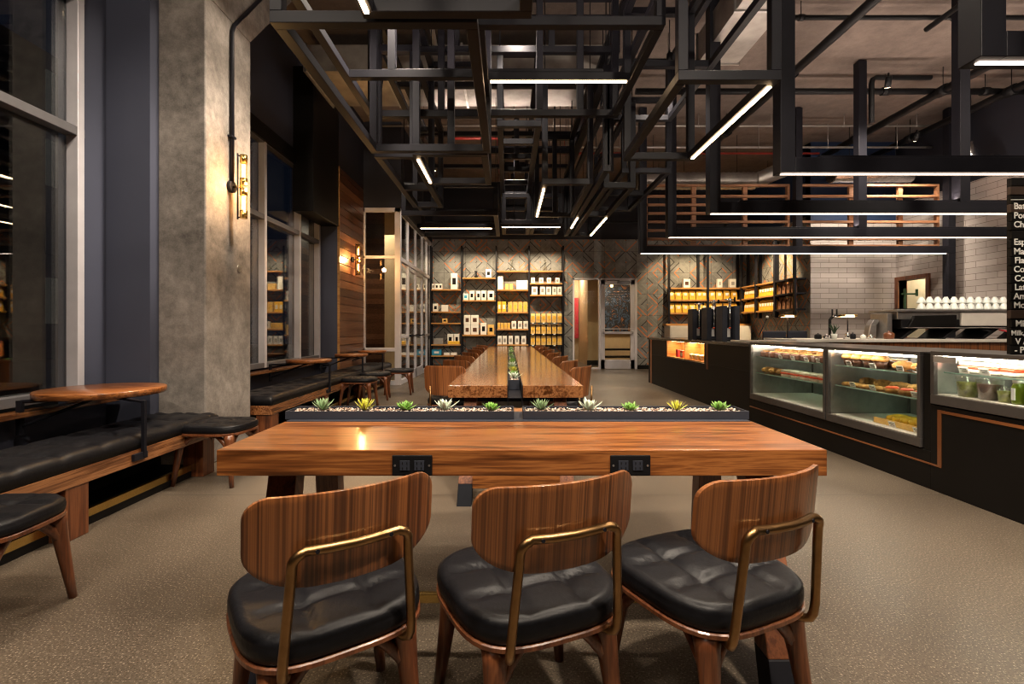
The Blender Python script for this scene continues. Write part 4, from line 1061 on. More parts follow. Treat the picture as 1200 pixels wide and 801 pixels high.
MB().box(3.26, 3.56, 3.75, 4.32, .371, .385).box(3.26, 3.27, 3.75, 4.32, .385, .42).box(3.55, 3.56, 3.75, 4.32, .385, .42).box(3.27, 3.55, 3.75, 3.76, .385, .405).box(3.27, 3.55, 4.31, 4.32, .385, .405).build('tray_body', 'kraft', tr, .002, True)
pastry_row(P['roll'], 3.41, 3.80, 4.28, 8, .386, 'yellow pastry roll on the tan tray, %s', G)
cards([4.1, 3.85], 3.25, .371, 'at the bottom of the middle case')
pastry_row(P['sandwich'], 3.36, 3.12, 3.54, 4, .886, 'wrapped sandwich on the shelf of the right-hand case, %s', G)
pastry_row(P['croissant'], 3.40, 2.75, 3.05, 3, .886, 'croissant on the shelf of the right-hand case, %s', G)
cards([3.45, 3.3], 3.245, .886, 'in the right-hand case')
def tub(x, y, s, mat, label, dark=None):
    t = thing('deli_tub', label, 'food tub', (x, y, .721), 0, 'clear tubs in the right-hand case')
    MB().lathe([(0, 0), (.040*s, 0), (.050*s, .075*s), (0, .075*s)], (0, 0, .002), 20).build('contents', mat, t)
    MB().lathe([(0, 0), (.042*s, 0), (.054*s, .10*s), (.057*s, .105*s), (0, .11*s)], (0, 0, 0), 20).build('tub', 'tub_plastic', t)
tub(3.255, 3.42, 1.35, 'salad', 'clear deli tub of green food, left one'); tub(3.255, 3.27, 1.35, 'choc', 'clear deli tub of dark food, middle one'); tub(3.25, 3.155, .95, 'salad', 'short clear deli tub of green food, right one')
def bottle(x, y, mat, label):
    t = thing('juice_bottle', label, 'bottle', (x, y, .721), 0, 'juice bottles in the right-hand case')
    MB().lathe([(0, 0), (.034, 0), (.036, .01), (.036, .095), (.030, .115), (.026, .125), (0, .125)], (0, 0, 0), 20).build('bottle', mat, t)
    MB().lathe([(0, .125), (.029, .125), (.029, .145), (0, .145)], (0, 0, 0), 20).build('cap', 'white', t)
    MB().box(-.0385, -.034, -.012, .012, .025, .095).build('bottle_label', 'ceramic', t)
    t.scale = (1, 1, 1.08)
bottle(3.245, 3.075, 'juice_g', 'green juice bottle beside the deli tubs'); bottle(3.245, 2.99, 'juice_r', 'dark red juice bottle at the photo edge')
o = MB().box(CX-.016, CX-.011, 3.40, 3.58, .955, 1.0).build('notice_plate', 'conduit'); tag(o, 'small grey notice plate on the corner of the right-hand case', 'sign')
# niche goods
o = MB().box(3.26, 3.36, 9.32, 9.42, .661, .80).build('tea_box', 'red', None, .003); tag(o, 'red box in the left half of the counter niche', 'box', 'goods in the counter niche')
o = MB().box(3.24, 3.34, 8.98, 9.14, .661, .80).build('tea_box', 'berry', None, .003); tag(o, 'orange-red box with a pale band in the counter niche', 'box', 'goods in the counter niche')
MB().box(3.236, 3.24, 8.99, 9.13, .70, .76).build('box_band', 'white', o)
for i in range(6):
    o = MB().box(-.03, .03, -.05, .05, 0, .09, Matrix.Rotation(R(-20), 4, 'Y')).build('snack_bag', 'kraft' if i % 2 else 'icing', None, .012); o.location = (3.27, 8.60-i*.115, .672)
    tag(o, 'small %s snack bag leaning in the right half of the counter niche, %s' % ('tan' if i % 2 else 'cream', nth(i, 6)), 'snack bag', 'goods in the counter niche')
# on the counter: three brewer towers and chrome taps
for i, (x0, y) in enumerate(((3.42, 9.1), (3.42, 8.45), (3.42, 7.85))):
    t = thing('coffee_brewer', 'tall black coffee brewer tower on the counter, %s' % nth(i, 3), 'coffee brewer', (x0+.14, y, 1.01), 0, 'brewers on the counter')
    MB().box(-.14, -.06, -.12, .12, 0, .56).box(.06, .14, -.12, .12, 0, .56).box(-.06, .06, -.02, .12, 0, .54).build('housing', 'steel_grey', t, .006)
    MB().box(-.06, .06, -.10, -.02, .0, .02).build('drip_tray', 'black_soft', t, .003); MB().box(-.03, .03, -.025, -.02, .06, .2).build('label_plate', 'white', t)
    m = MB(); m.tube([(0, -.07, .22), (0, -.07, .62)], .018, 12); m.lathe([(.012, 0), (.026, .02), (.026, .08), (.016, .11), (0, .12)], (0, -.07, .58), 14); m.tube([(-.08, -.07, .66), (.08, -.07, .66)], .011, 8)
    m.build('chrome_tap', 'chrome', t)
    MB().tube([(.08, -.07, .63), (.08, -.07, .70)], .014, 8).build('tap_handle', 'black_soft', t)
    MB().lathe([(0, 0), (.016, .004), (.016, .03), (0, .03)], (0, -.07, .19), 12).build('spout_tip', 'berry', t)
o = MB().box(3.35, 3.95, 6.45, 7.3, 1.011, 1.035).build('stone_tray', 'marble', None, .004); tag(o, 'pale stone slab lying on the counter beside the brewers', 'slab')
t = thing('wand', 'thin steel wand with a round tip leaning by the brewers', 'utensil', (3.85, 7.5, 1.01)); MB().tube([(0, 0, 0), (.16, 0, .36)], .007, 8).build('rod', 'steel', t); MB().ball((.165, 0, .375), .022, 2).build('tip', 'white', t)

# ------------------------------------------------------------------ island bar behind
ib = thing('back_bar_counter', 'inner bar counter with pale top and walnut slat front behind the cases', 'counter', (6.3, 7.6, 0))
MB().box(4.35, 8.7, 7.30, 8.25, 1.0, 1.045).build('countertop', 'white_lam', ib, .004, True)
MB().box(4.4, 8.65, 7.36, 8.2, 0, 1.0).build('counter_body', 'walnut_z', ib, 0, True)
def espresso():
    t = thing('espresso_machine', 'long chrome and black espresso machine on the inner bar', 'espresso machine', (6.9, 7.7, 1.045))
    X0, X1, Y0, Y1 = 5.95, 8.35, 7.42, 7.98; Z = 1.045
    for x in (X0+.25, X0+.9, X1-.9, X1-.2):
        m = MB(); m.hexa([(x-.16, Y0+.05, Z), (x-.10, Y0+.05, Z), (x-.10, Y1-.05, Z), (x-.16, Y1-.05, Z)], [(x+.04, Y0+.05, Z+.16), (x+.14, Y0+.05, Z+.16), (x+.14, Y1-.05, Z+.16), (x+.04, Y1-.05, Z+.16)])
        m.build('leg', 'black_soft', t, .006, True)
    MB().box(X0+.1, X1, Y0+.03, Y1, Z+.16, Z+.30).build('body', 'black_soft', t, .012, True)
    MB().box(X0, X1, Y0-.01, Y1+.01, Z+.42, Z+.455).build('cup_rail', 'stainless', t, .006, True)
    MB().box(X0+.05, X1-.02, Y0+.04, Y1-.04, Z+.30, Z+.42).build('upper_body', 'stainless', t, .01, True)
    MB().box(X0+1.0, X1-.02, Y0-.005, Y0+.04, Z+.20, Z+.40).build('front_panel', 'white_lam', t, .01, True)
    MB().hexa([(X0+.18, Y0-.01, Z+.18), (X0+.92, Y0-.01, Z+.20), (X0+.92, Y0+.05, Z+.20), (X0+.18, Y0+.05, Z+.18)], [(X0+.28, Y0-.01, Z+.36), (X0+.92, Y0-.01, Z+.37), (X0+.92, Y0+.05, Z+.37), (X0+.28, Y0+.05, Z+.36)]).build('side_panel', 'black', t, .006, True)
    MB().box(X0+.1, X1, Y0-.03, Y0+.03, Z+.165, Z+.18).build('drip_rail', 'chrome', t, .003, True)
    for x in (6.5, 7.1, 7.7):
        m = MB().tube([(x, Y1-.1, Z+.455), (x, Y1-.1, Z+.46)], .02, 8); m.b.free()
    for i, x in enumerate((7.3, 7.55, 7.8, 8.05)):
        m = MB().tube([(x, Y0+.02, Z+.14), (x, Y0-.10, Z+.12)], .012, 8); m.build('portafilter_handle', 'red' if i == 1 else ('yellow' if i == 3 else 'black_soft'), t, 0, True)
    MB().box(X0-.06, X0+.02, Y0+.1, Y1-.1, Z, Z+.40).build('end_cheek', 'stainless', t, .01, True)
espresso()
cp = thing('cup', 'x', 'cup'); MB().lathe([(0, .07), (.022, .07), (.026, .066), (.05, .012), (.052, 0), (.046, 0), (.04, .012), (.02, .058), (0, .06)], (0, 0, 0), 16).build('cup_body', 'ceramic', cp)
MB().lathe([(0, .07), (.02, .07), (.02, .078), (.0, .078)], (0, 0, 0), 12).build('foot_ring', 'ceramic', cp); HID.append(cp)
def cupcopy(x, y, z, lab): dup(cp, (x, y, z), random.uniform(0, 6), lab, 'upturned cups on the espresso machine').scale = (1.2, 1.2, 1.3)
for i in range(15):
    cupcopy(6.40+i*.128, 7.50, 1.5005, 'upturned white cup, front row on the espresso machine, %s' % (ORD[i]+' from left' if i < 12 else '%d from the right end' % (15-i)))
for i in range(14):
    cupcopy(6.52+i*.125, 7.64, 1.5005, 'upturned white cup, second row on the espresso machine, %s' % (ORD[i]+' from left' if i < 12 else '%d from the right end' % (14-i)))
    cupcopy(6.46+i*.128, 7.57, 1.600, 'white upturned cup stacked on top of the others, %s' % (ORD[i]+' from left' if i < 12 else '%d from the right end' % (14-i)))
# reclaimed press standing on machine
t = thing('tamper_stand', 'dark green upright press standing at the left of the cups', 'press', (6.28, 7.66, 1.50)); MB().box(-.12, .10, -.08, .08, 0, .02).build('base', 'steel', t, .003); MB().box(-.015, .015, -.015, .015, .02, .34).box(-.06, .2, -.01, .01, .24, .265).box(.17, .2, -.012, .012, .22, .33).build('stand', 'darkleaf', t, .003)
# items on inner bar
def heatlamp(x, y, label):
    t = thing('bar_lamp', label, 'lamp', (x, y, 1.045), 0, 'brass bar lamps on the inner bar')
    MB().lathe([(0, 0), (.06, 0), (.06, .012), (0, .014)], (0, 0, 0), 16).build('base', 'steel', t); MB().tube([(0, 0, .01), (0, 0, .35)], .009, 8).build('stem', 'steel', t)
    MB().box(-.13, .13, -.05, .05, .35, .385).build('shade', 'brass_bright', t, .01); MB().box(-.07, .07, -.054, -.05, .352, .378).box(-.09, .09, -.035, .035, .343, .35).build('glow', 'lampglow', t)
heatlamp(4.56, 7.9, 'glowing brass bar lamp before the gold bags'); heatlamp(5.4, 7.7, 'glowing brass bar lamp before the white tiles')
t = thing('potted_plant', 'small spiky plant in a white pot on the inner bar', 'plant', (5.05, 7.5, 1.045)); MB().lathe([(0, 0), (.035, 0), (.045, .08), (0, .08)], (0, 0, 0), 16).build('pot', 'ceramic', t)
m = MB()
for i in range(9):
    a = i*2.4; tl = .16*random.uniform(.7, 1.1); m.tube([(0, 0, .07), (.03*math.cos(a), .03*math.sin(a), .07+tl*.6), (.09*math.cos(a), .05*math.sin(a), .07+tl)], [.008, .010, .001], 6)
m.build('leaves', 'darkleaf', t)
t = thing('beer_tap', 'black column tap with two handles on the inner bar', 'tap', (5.15, 7.75, 1.045)); MB().tube([(0, 0, 0), (0, 0, .30), (.05, 0, .36), (.12, 0, .37)], .022, 10).build('column', 'black_soft', t); MB().tube([(.04, 0, .36), (.04, 0, .47)], .012, 8).tube([(.11, 0, .36), (.11, 0, .47)], .012, 8).build('tap_handle', 'black_soft', t); MB().tube([(.03, -.03, .36), (.15, -.03, .34)], .011, 8).build('spout', 'chrome', t)
t = thing('coffee_grinder', 'grey curved coffee grinder on the inner bar', 'grinder', (5.78, 7.75, 1.045)); MB().hexa([(-.07, -.06, 0), (.06, -.06, 0), (.06, .06, 0), (-.07, .06, 0)], [(-.02, -.06, .22), (.08, -.06, .22), (.08, .06, .22), (-.02, .06, .22)]).hexa([(-.02, -.06, .22), (.08, -.06, .22), (.08, .06, .22), (-.02, .06, .22)], [(.03, -.06, .30), (.14, -.06, .30), (.14, .06, .30), (.03, .06, .30)]).build('body', 'stainless', t, .01); MB().box(.05, .26, -.03, .03, .28, .305).build('head', 'steel', t, .005)
for i, (x, r, h, mt, nm, lab) in enumerate(((4.80, .05, .07, 'black_soft', 'canister', 'black canister left of the plant on the inner bar'), (4.93, .05, .06, 'chrome', 'kettle', 'chrome kettle with white cups left of the plant'), (5.26, .035, .09, 'chrome', 'jug', 'chrome jug right of the plant, left one'), (5.34, .04, .08, 'steel', 'jug', 'dark jug right of the plant, right one'), (5.50, .035, .06, 'ceramic', 'jug', 'white jug beside the brass lamp'), (5.62, .05, .05, 'chrome', 'bowl', 'chrome bowl beside the grinder'), (5.90, .07, .10, 'walnut_leg', 'canister', 'brown canister beside the espresso machine'))):
    o = MB().lathe([(0, 0), (r*.9, 0), (r, h*.2), (r, h*.8), (r*.7, h), (r*.2, h*1.05), (r*.2, h*1.25), (0, h*1.28)], (0, 0, 0), 18).build(nm, mt); o.location = (x, 7.5, 1.046); tag(o, lab, nm)
# chairs' low backs seen over the counter (lounge seats beyond)
for i, (x, y, w, mt) in enumerate(((5.55, 10.0, .5, 'walnut_leg'), (6.2, 10.2, .55, 'steel_grey'), (5.0, 8.9, .55, 'steel_grey'))):
    t = thing('bar_chair', ('brown-backed low chair behind the inner bar', 'grey-backed chair behind the inner bar, farther right', 'grey-backed chair close behind the marble counter')[i], 'chair', (x, y, 0))
    MB().lathe([(0, .45), (w*.45, .45), (w*.45, .50), (0, .50)], (0, 0, 0), 20).build('seat', mt, t)
    MB().box(-w*.4, w*.4, .18, .22, .80, 1.16).build('backrest', mt, t, .04)
    for sx in (-1, 1):
        for sy in (-1, 1): MB().tube([(sx*w*.3, sy*w*.3, .46), (sx*w*.38, sy*w*.38, 0)], .015, 8).build('leg', 'steel', t)
        MB().tube([(sx*w*.3, .17, .48), (sx*w*.32, .2, .84)], .013, 8).build('back_post', 'steel', t)

# ------------------------------------------------------------------ menu board
mb_ = thing('menu_board', 'black planked menu board with white handwritten drinks at the right edge', 'menu board', (3.5, 3.12, 1.036))
z = 1.04
for i in range(20):
    MB().box(3.24+(.006 if i % 2 else 0), 4.1, 3.12, 3.145, z, z+.052).build('plank', 'boardbrown' if i in (4, 16, 18) else 'black', mb_, .002, True); z += .057
MB().box(3.26, 4.08, 3.145, 3.165, 1.036, 2.18).build('backing', 'black', mb_, 0, True)
def text(s, x, zc, size, y=3.118, mat='white'):
    c = bpy.data.curves.new('lettering', 'FONT'); c.body = s; c.size = size; c.extrude = .0006; c.align_x = 'LEFT'; c.space_character = 1.0; c.offset = .0012
    tmp = bpy.data.objects.new('tmp', c); COL.objects.link(tmp); bpy.context.view_layer.update()
    me = bpy.data.meshes.new_from_object(tmp.evaluated_get(bpy.context.evaluated_depsgraph_get())); bpy.data.objects.remove(tmp)
    me.materials.clear()
    o = bpy.data.objects.new('lettering', me); COL.objects.link(o); o.location = (x-mb_.location.x, y-mb_.location.y, zc-mb_.location.z); o.rotation_euler = (PI/2, 0, 0); o.data.materials.append(M[mat]); o.parent = mb_
for s, yy, xx in (('Batch Brew', 241, 1188), ('Pour Over', 252, 1188), ('Chemex', 262.5, 1188), ('Espresso', 283, 1188), ('Macchiato', 294, 1188), ('Flat White', 304.5, 1189), ('Con Panna', 315, 1188), ('Cortado', 325.6, 1189), ('Latte', 336, 1189), ('Americano', 346.5, 1188), ('Mocha', 357, 1188), ('Milk', 378.5, 1190), ('Milk, Oat', 389, 1185), ('V Additions', 399.5, 1190), ('- Please ask', 409.5, 1189)):
    q = PX(xx, yy+3.6, 3.118); text(s, q.x, q.z, .056 if xx != 1185 else .045)
m = MB().box(3.24, 4.0, 3.116, 3.12, 2.03, 2.034); m.build('ruled_line', 'white', mb_, 0, True)

# ================================================================== RETAIL SHELVES
YS0, YS1 = 14.18, 14.48
def X14(x, Y=14.2): return (x-595.7)*Y/F
def Z14(y, Y=14.2): return 1.2-(y-385.2)*Y/F
ru = thing('shelving_unit', 'black steel retail shelving with amber wood shelves against the diamond tiles', 'shelving', (-.3, 14.33, 0))
posts = [504.5, 541, 581.5, 620, 660]
for x in posts:
    xc = X14(x); MB().box(xc-.022, xc+.022, YS0, YS0+.04, 0, 3.64).box(xc-.022, xc+.022, YS1-.04, YS1-.005, 0, 3.64).build('upright', 'steel', ru, 0, True)
BAYS = [[338.8, 364.8, 378, 403.2, 416.2], [325, 351.5, 392], [317, 339, 365.5, 385.3, 403.5], [317, 331.6, 345.3, 377.8, 391, 404]]
ZS = []
for bi, ys_ in enumerate(BAYS):
    x0, x1 = X14(posts[bi])+.022, X14(posts[bi+1])-.022; row = []
    for y in ys_:
        z = Z14(y); thin = bi == 3 and y > 370
        MB().box(x0, x1, YS0, YS1-.01, z-(.02 if thin else .04), z).build('shelf', 'steel' if thin else 'oak_shelf', ru, .003, True)
        row.append(z)
    ZS.append(row)
def box_item(x0, x1, y0, zb, mat, label, name='package', cat='package', group='goods on the retail shelves', deco=None, dy=.12, pos=.06):
    X0, X1 = X14(x0), X14(x1); h = (zb[1]-y0)*14.2/F; z = zb[0]; yy = YS0+pos
    o = MB().box(X0, X1, yy, yy+dy, z+.001, z+h).build(name, mat, None, .006, False, 1, ((X0+X1)/2, yy+dy/2, z)); tag(o, label, cat, group)
    w = X1-X0
    if deco:
        d = MB().box(-w*.25, w*.25, -dy/2-.004, -dy/2-.0005, h*.3, h*.7).build('printed_panel', deco, o)
    return o
def S(b, s): return (ZS[b][s], BAYS[b][s])
def lots(b, s, spans, yt, mat, word, name, deco=None, cat='package', dy=.12):
    sh = ['top', 'second', 'third', 'fourth', 'fifth', 'lowest'][s]; bay = ['leftmost', 'second', 'third', 'rightmost'][b]
    for i, (a, c) in enumerate(spans):
        box_item(a, c, yt, S(b, s), mat, '%s, %s shelf of %s retail bay, %s' % (word, sh, bay, nth(i, len(spans)) if len(spans) > 1 else 'on its own'), name, cat, deco=deco, dy=dy)
def ev(a, c, n, gap=.8): w = (c-a)/n; return [(a+w*i+gap/2, a+w*(i+1)-gap/2) for i in range(n)]
# bay 1
lots(0, 0, [(505.8, 509), (509.6, 513.6), (514, 518), ], 332, 'white', 'small white box', 'package', 'black')
lots(0, 0, [(528, 536)], 319.5, 'white', 'tall white box with a dark picture', 'package', 'black_soft')
lots(0, 1, [(507, 513)], 355.5, 'white', 'white box with a dark print', 'package', 'black')
lots(0, 1, [(517, 525)], 357, 'white', 'plain squat white box', 'package')
lots(0, 1, [(529, 532), (533, 536)], 360.5, 'tub_plastic', 'little glass jar', 'jar', cat='jar')
lots(0, 2, [(504.8+1, 514)], 370, 'tub_plastic', 'clear storage box', 'storage_box', cat='box')
lots(0, 2, [(518, 524)], 373, 'kraft', 'dark and tan tin', 'tin', 'black', cat='tin')
lots(0, 2, [(528, 539)], 371.5, 'tub_plastic', 'wide clear storage box', 'storage_box', cat='box')
lots(0, 3, [(508, 519)], 396.5, 'conduit', 'low grey gift box', 'package')
lots(0, 3, [(524, 531), (532, 538)], 391, 'white', 'white box standing in the basket', 'package', 'black')
o = box_item(524.5, 538.5, 399.5, S(0, 3), 'gold', 'golden basket low on the leftmost retail bay', 'basket', 'basket', dy=.2, pos=.02)
lots(0, 4, [(505.6, 517)], 409.5, 'blue', 'bright blue box', 'package', 'white')
lots(0, 4, [(520, 527), (528, 535)], 413, 'white', 'low white tin', 'tin', cat='tin')
# bay 2
lots(1, 0, [(569, 575.5)], 315, 'white', 'white box with a round dark print', 'package', 'black')
t = thing('coffee_maker', 'black glass coffee maker on the top shelf of the second retail bay', 'coffee maker', (X14(557.5), 14.3, ZS[1][0])); MB().lathe([(0, 0), (.05, 0), (.055, .05), (.02, .11), (.05, .2), (0, .2)], (0, 0, 0), 16).build('carafe', 'black_soft', t); MB().tube([(.05, 0, .04), (.09, 0, .09), (.04, 0, .14)], .008, 6).build('handle', 'black_soft', t)
lots(1, 1, [(542.5, 548.5)], 343.5, 'white', 'pale box with blue print', 'package', 'blue')
lots(1, 1, [(550, 555.5), (558, 563), (564, 569.5)], 340.5, 'white', 'white box with small dark print', 'package', 'black')
lots(1, 1, [(571.5, 579)], 340.5, 'white', 'wide white box with dark print', 'package', 'black')
for r in (0, 1):
    for c, (a, b_) in enumerate(((543.5, 551.2), (551.8, 560.8))):
        o = box_item(a, b_, 392-11.5, (ZS[1][2]+r*.29, 392), 'white', 'large white brewer box with a dark silhouette, %s %s of four' % (('lower', 'upper')[r], ('left', 'right')[c]), deco='choc')
lots(1, 2, [(563, 570)], 378, 'white', 'white and black box', 'package', 'black')
lots(1, 2, [(571.5, 579)], 380, 'kraft', 'tan box with dark print', 'package', 'black')
# bay 3
def flask(x, b, s, label):
    t = thing('glass_flask', label, 'glassware', (X14(x), 14.3, ZS[b][s]), 0, 'glass flasks on the upper shelves'); MB().lathe([(0, 0), (.06, 0), (.075, .04), (.06, .10), (.015, .17), (.03, .25), (.045, .33), (0, .33)], (0, 0, 0), 18).build('flask_body', 'tub_plastic', t)
flask(600, 2, 0, 'clear hourglass flask on the top shelf of the third retail bay'); flask(639, 3, 0, 'clear hourglass flask on the top shelf of the rightmost retail bay')
lots(2, 1, [(583.2, 589.5)], 323.5, 'white', 'tall plain white box', 'package')
lots(2, 1, [(592, 596), (597, 601)], 332, 'kraft', 'small tan jar', 'jar', cat='jar')
lots(2, 1, [(605, 618.5)], 328, 'white', 'wide plain white box', 'package')
lots(2, 2, [(583, 587.5), (588.2, 593)], 353, 'gold', 'white-topped golden box', 'package', 'white')
lots(2, 2, ev(595, 618.8, 4), 353.5, 'kraft', 'golden coffee box', 'package', 'gold')
lots(2, 3, ev(582.6, 598, 4, .5), 378, 'kraft', 'small golden box', 'package', 'gold')
lots(2, 3, [(599.5, 605), (607, 612), (613.5, 618.8)], 376, 'white', 'white box with printed front', 'package', 'conduit')
lots(2, 4, [(583, 588), (589, 594), (596, 601), (603.5, 608.5), (611, 616.5)], 393.5, 'white', 'white tea box', 'package', 'conduit')
# bay 4
lots(3, 1, [(622.5, 627), (632, 637), (641, 646), (651, 656)], 325, 'white', 'squat white canister with dark lid', 'package', 'conduit')
lots(3, 2, [(623, 630), (633, 639), (640, 646), (647.5, 652.5), (653.5, 658.5)], 334.5, 'white', 'tall white package', 'package', 'conduit')
# coffee pouch prototype
def pouch(w, h, d, mat, labelmat, lw=.55, lz=(.35, .7)):
    t = thing('coffee_bag', 'x', 'coffee bag'); HID.append(t)
    m = MB(); b = m.b
    prof = [(.0, .96, 1.0), (.06, 1.0, 1.0), (.6, 1.0, .9), (.85, .97, .45), (.97, .95, .12), (1.0, .95, .12)]
    rings_ = []
    for z, fx, fy in prof:
        X, Y = w/2*fx, d/2*fy; rings_.append([b.verts.new(q) for q in ((-X, -Y, z*h), (0, -Y*1.1, z*h), (X, -Y, z*h), (X*.93, 0, z*h), (X, Y, z*h), (0, Y*1.05, z*h), (-X, Y, z*h), (-X*.93, 0, z*h))])
    for p_, q_ in zip(rings_, rings_[1:]):
        for k in range(8): b.faces.new((p_[k], p_[(k+1) % 8], q_[(k+1) % 8], q_[k]))
    b.faces.new(rings_[0][::-1]); b.faces.new(rings_[-1])
    m.build('pouch', mat, t); y = -d/2*1.12
    MB().box(-w*lw/2, w*lw/2, y-.003, y+.004, h*lz[0], h*lz[1]).build('bag_label', labelmat, t); return t
pk = pouch(.125, .27, .09, 'kraft', 'gold', .6, (.35, .72)); pg = pouch(.20, .29, .10, 'gold', 'white', .48, (.42, .72)); pb = pouch(.12, .27, .08, 'brown', 'choc')
for s in (3, 4, 5):
    for i in range(6):
        x = X14(624.5 + 6.3*i); z = ZS[3][s]
        dup(pk, (x, 14.27, z), 0, 'kraft-gold coffee bag, %s bag shelf of rightmost retail bay, %s' % (('upper', 'middle', 'lower')[s-3], nth(i, 6)), 'kraft-gold coffee bags')
        if i % 2 == 0:
            o = MB().box(x-.03, x+.03, 14.172, 14.178, z-.03, z+.005).build('shelf_tag', 'white'); tag(o, 'white tag below kraft-gold bags, %s shelf, %s' % (('upper', 'middle', 'lower')[s-3], nth(i//2, 3)), 'price tag', 'tags under the kraft-gold bags')

# back bar shelving (right)
rb = thing('shelving_unit', 'black and amber shelving full of gold coffee bags on the back wall', 'shelving', (5.9, 14.33, 0))
for x in (784, 829.5, 877): 
    xc = X14(x); MB().box(xc-.03, xc+.03, YS0, YS0+.05, 1.9-.6, 3.5).build('upright', 'steel', rb, 0, True)
for x in (822, 869): xc = X14(x); MB().box(xc-.03, xc+.03, 14.42, 14.48, 1.3, 3.5).build('rear_upright', 'steel', rb, 0, True)
RY = [336.8, 350.8, 366.2]
for a, c in ((785.5, 828), (831, 875.5)):
    for y in RY: z = Z14(y); MB().box(X14(a), X14(c), YS0, YS1, z-.05, z).build('shelf', 'oak_shelf', rb, .003, True)
MB().box(X14(780), X14(880), YS0-.02, YS1, Z14(381.5), Z14(379)).build('ledge', 'oak_shelf', rb, .003, True)
bc = thing('base_cabinet', 'white back bar cabinets under the gold bag shelves', 'cabinet', (5.8, 14.2, 0)); MB().box(X14(782), 7.0, 13.95, 14.48, 0, Z14(381.6)).build('carcass', 'white_lam', bc, .004, True)
for k in range(4):
    xa = X14(782)+.02+k*.58; MB().box(xa, xa+.55, 13.93, 13.95, .12, Z14(383)).build('door', 'white_lam', bc, .003, True)
for s, y in ((1, 350.8), (2, 366.2)):
    sh = 'upper' if s == 1 else 'lower'; z = Z14(y)
    xs_ = [787.6+8.2*i for i in range(5)] + [826] + [835.5+8.6*i for i in range(4)]
    for i, x in enumerate(xs_):
        dup(pg, (X14(x), 14.30, z), random.uniform(-.06, .06), 'golden coffee bag, %s shelf of the back bar, %s' % (sh, nth(i, 10)), 'golden coffee bags on the back bar').scale = (.88, 1, .95)
for i, (a, c) in enumerate(((801.5, 809.5), (841.5, 847.5), (856, 863.5))):
    X0, X1 = X14(a), X14(c); z = Z14(336.8)
    o = MB().box(X0, X1, 14.25, 14.35, z+.001, z+.26).build('package', 'white', None, .005); tag(o, 'white box standing above the gold bags on the back bar, %s' % nth(i, 3), 'package', 'white boxes above the gold bags')
    MB().box(X0+.05, X1-.05, 14.245, 14.249, z+.08, z+.18).build('printed_panel', 'choc' if i == 0 else 'conduit', o)
# side wall shelving facing the bar
rs = thing('shelving_unit', 'black side-wall shelving of gold coffee bags angled toward the bar', 'shelving', (6.95, 13, 0))
XS0, XS1 = 6.78, 7.10
SY = [14.12, 13.3, 12.35, 11.5]
for y in SY: MB().box(XS0, XS0+.05, y-.035, y+.035, 1.5, 3.5).build('upright', 'steel', rs, 0, True)
for y in (13.6, 12.75): MB().box(7.05, 7.11, y-.03, y+.03, 1.5, 3.5).build('rear_upright', 'steel', rs, 0, True)
SZ = [2.42, 2.07, 1.69]
for b_ in range(3):
    for z in SZ: MB().box(XS0, XS1, SY[b_+1]+.04, SY[b_]-.04, z-.04, z).build('shelf', 'oak_shelf' if b_ < 2 else 'steel', rs, .003, True)
for s, z in ((0, 2.07), (1, 1.69)):
    for b_ in range(2):
        n = 5 if b_ == 0 else 6; a, c = SY[b_]-.10, SY[b_+1]+.10
        for i in range(n):
            y = a+(c-a)*(i+.5)/n; dup(pg, (6.90, y, z), -PI/2+.15, 'golden coffee bag, %s side-wall shelf, %s bay, %s' % (('upper', 'lower')[s], ('farther', 'nearer')[b_], nth(i, n)), 'golden coffee bags on the side wall').scale = (.8, 1, .95)
    for i in range(4):
        y = 12.25-i*.19; dup(pb, (6.90, y, z), -PI/2, 'brown coffee bag, %s side-wall shelf, near end, %s' % (('upper', 'lower')[s], nth(i, 4)), 'brown coffee bags on the side wall')
for i, y in enumerate((13.6, 12.6)):
    t = thing('figurine', 'small chrome ornament on the top side-wall shelf, %s' % ('farther', 'nearer')[i], 'ornament', (6.92, y, 2.42)); MB().tube([(0, 0, 0), (0, 0, .1), (0, -.06, .16)], [.03, .015, .01], 8).tube([(0, 0, .08), (0, .08, .14)], .012, 8).build('ornament_body', 'chrome', t)
for h_ in HID:     # prototypes were only moulds for the copies
    for c_ in list(h_.children): bpy.data.objects.remove(c_)
    bpy.data.objects.remove(h_)

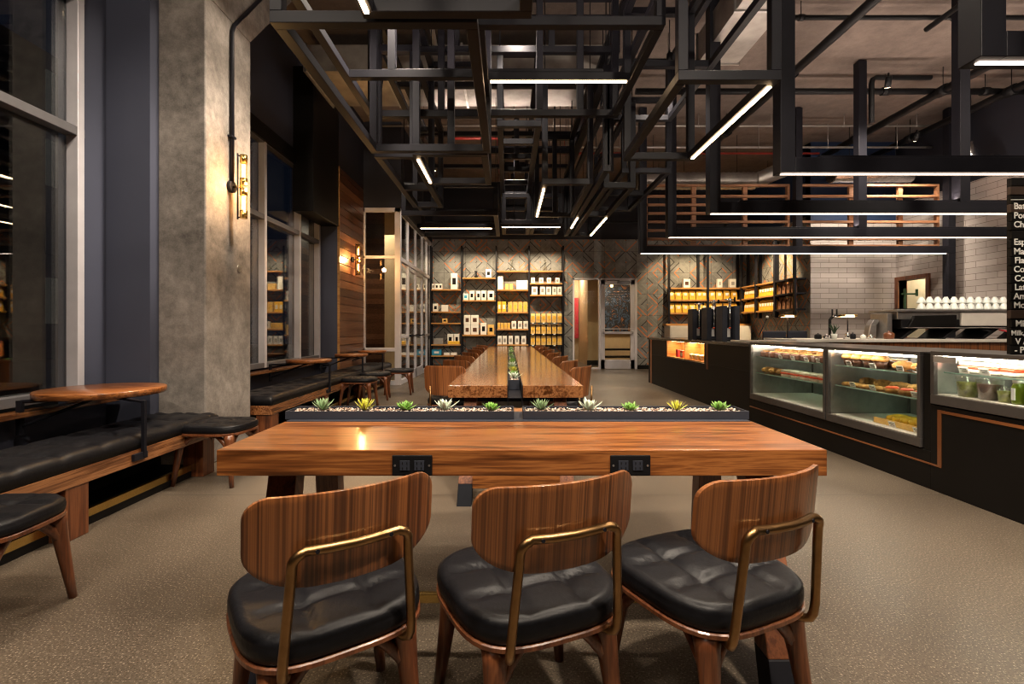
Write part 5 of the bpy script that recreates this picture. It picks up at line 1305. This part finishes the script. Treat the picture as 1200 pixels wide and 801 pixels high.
# ================================================================== OUTSIDE AT NIGHT
struct('ground', MB().box(-40, -3.62, -30, 40, -.2, -.05), 'asphalt')
bd = thing('building', 'dark building across the street seen through the left window', 'building', (-18, 6, 0))
MB().box(-22, -18, -12, 30, 0, 12).build('facade', 'facade', bd, 0, True)
for r in range(4):
    for c in range(12):
        MB().box(-18.0, -17.95, -10+c*3.2, -8.6+c*3.2, 1.4+r*2.7, 3.2+r*2.7).build('window', 'dimwin' if (r*5+c*3) % 4 else 'facade', bd, 0, True)
for i in range(7):
    o = MB().ball((0, 0, 0), .045, 1).build('string_light', 'farlight'); o.location = (-15.5, 9.2+i*.42, 9.2+.1*math.sin(i)); tag(o, 'tiny yellow festoon bulb outside the left window, %s' % nth(i, 7), 'light', 'festoon bulbs outside')

# ================================================================== LIGHT
w = bpy.data.worlds.new('night'); SC.world = w; w.use_nodes = True
bg = w.node_tree.nodes['Background']; bg.inputs[0].default_value = (.012, .016, .030, 1); bg.inputs[1].default_value = .12
def area(loc, rot, sx, sy, e, col, name):
    ld = bpy.data.lights.new(name, 'AREA'); ld.shape = 'RECTANGLE'; ld.size = sx; ld.size_y = sy; ld.energy = e; ld.color = col
    l = bpy.data.objects.new(name, ld); COL.objects.link(l); l.location = loc; l.rotation_euler = rot; return l
# lobby and kitchen room lamps
area((3.3, 16.6, 3.15), (0, 0, 0), 1.2, .6, 45, (1, .80, .55), 'lobby_lamp')
area((2.3, 17.2, 3.15), (0, 0, 0), .6, .6, 20, (1, .8, .6), 'lobby_lamp')
area((9.6, 11.0, 3.1), (0, 0, 0), .4, 1.2, 25, (1, .82, .5), 'kitchen_lamp')
area((-3.4, 12.4, 3.7), (0, 0, 0), .8, 1.5, 12, (1, .82, .6), 'vestibule_fill')  # fill light added to lift the dark siding behind the vestibule glass

# uplights added on top of the frame beams to brighten the concrete deck
def uplight(x0, x1, y, z, e, label):
    t = thing('fill_uplight', label, 'light', ((x0+x1)/2, y, z), 0, 'added fill uplights')
    MB().box(x0, x1, y-.03, y+.03, z, z+.03).build('housing', 'steel', t, .003, True)
    a = area(((0), 0, .05), (PI, 0, 0), x1-x0, .05, e, (1, .80, .66), 'uplight'); a.parent = t
for y, l in ((1.07, 'over the camera side'), (4.69, 'on the tall portal frame'), (6.31, 'on the second portal frame'), (7.95, 'on the third portal frame')):
    uplight(3.0, 8.6, y, 2.842, 30, 'added slim black uplight '+l)
uplight(-1.2, .9, 4.62, 3.64, 14, 'added slim black uplight on the centre cage'); uplight(-1.4, 1.1, 8.8, 4.46, 12, 'added slim black uplight on the topmost grid'); uplight(-1.3, .5, 1.6, 3.1, 14, 'added slim black uplight on the cage above the viewer')
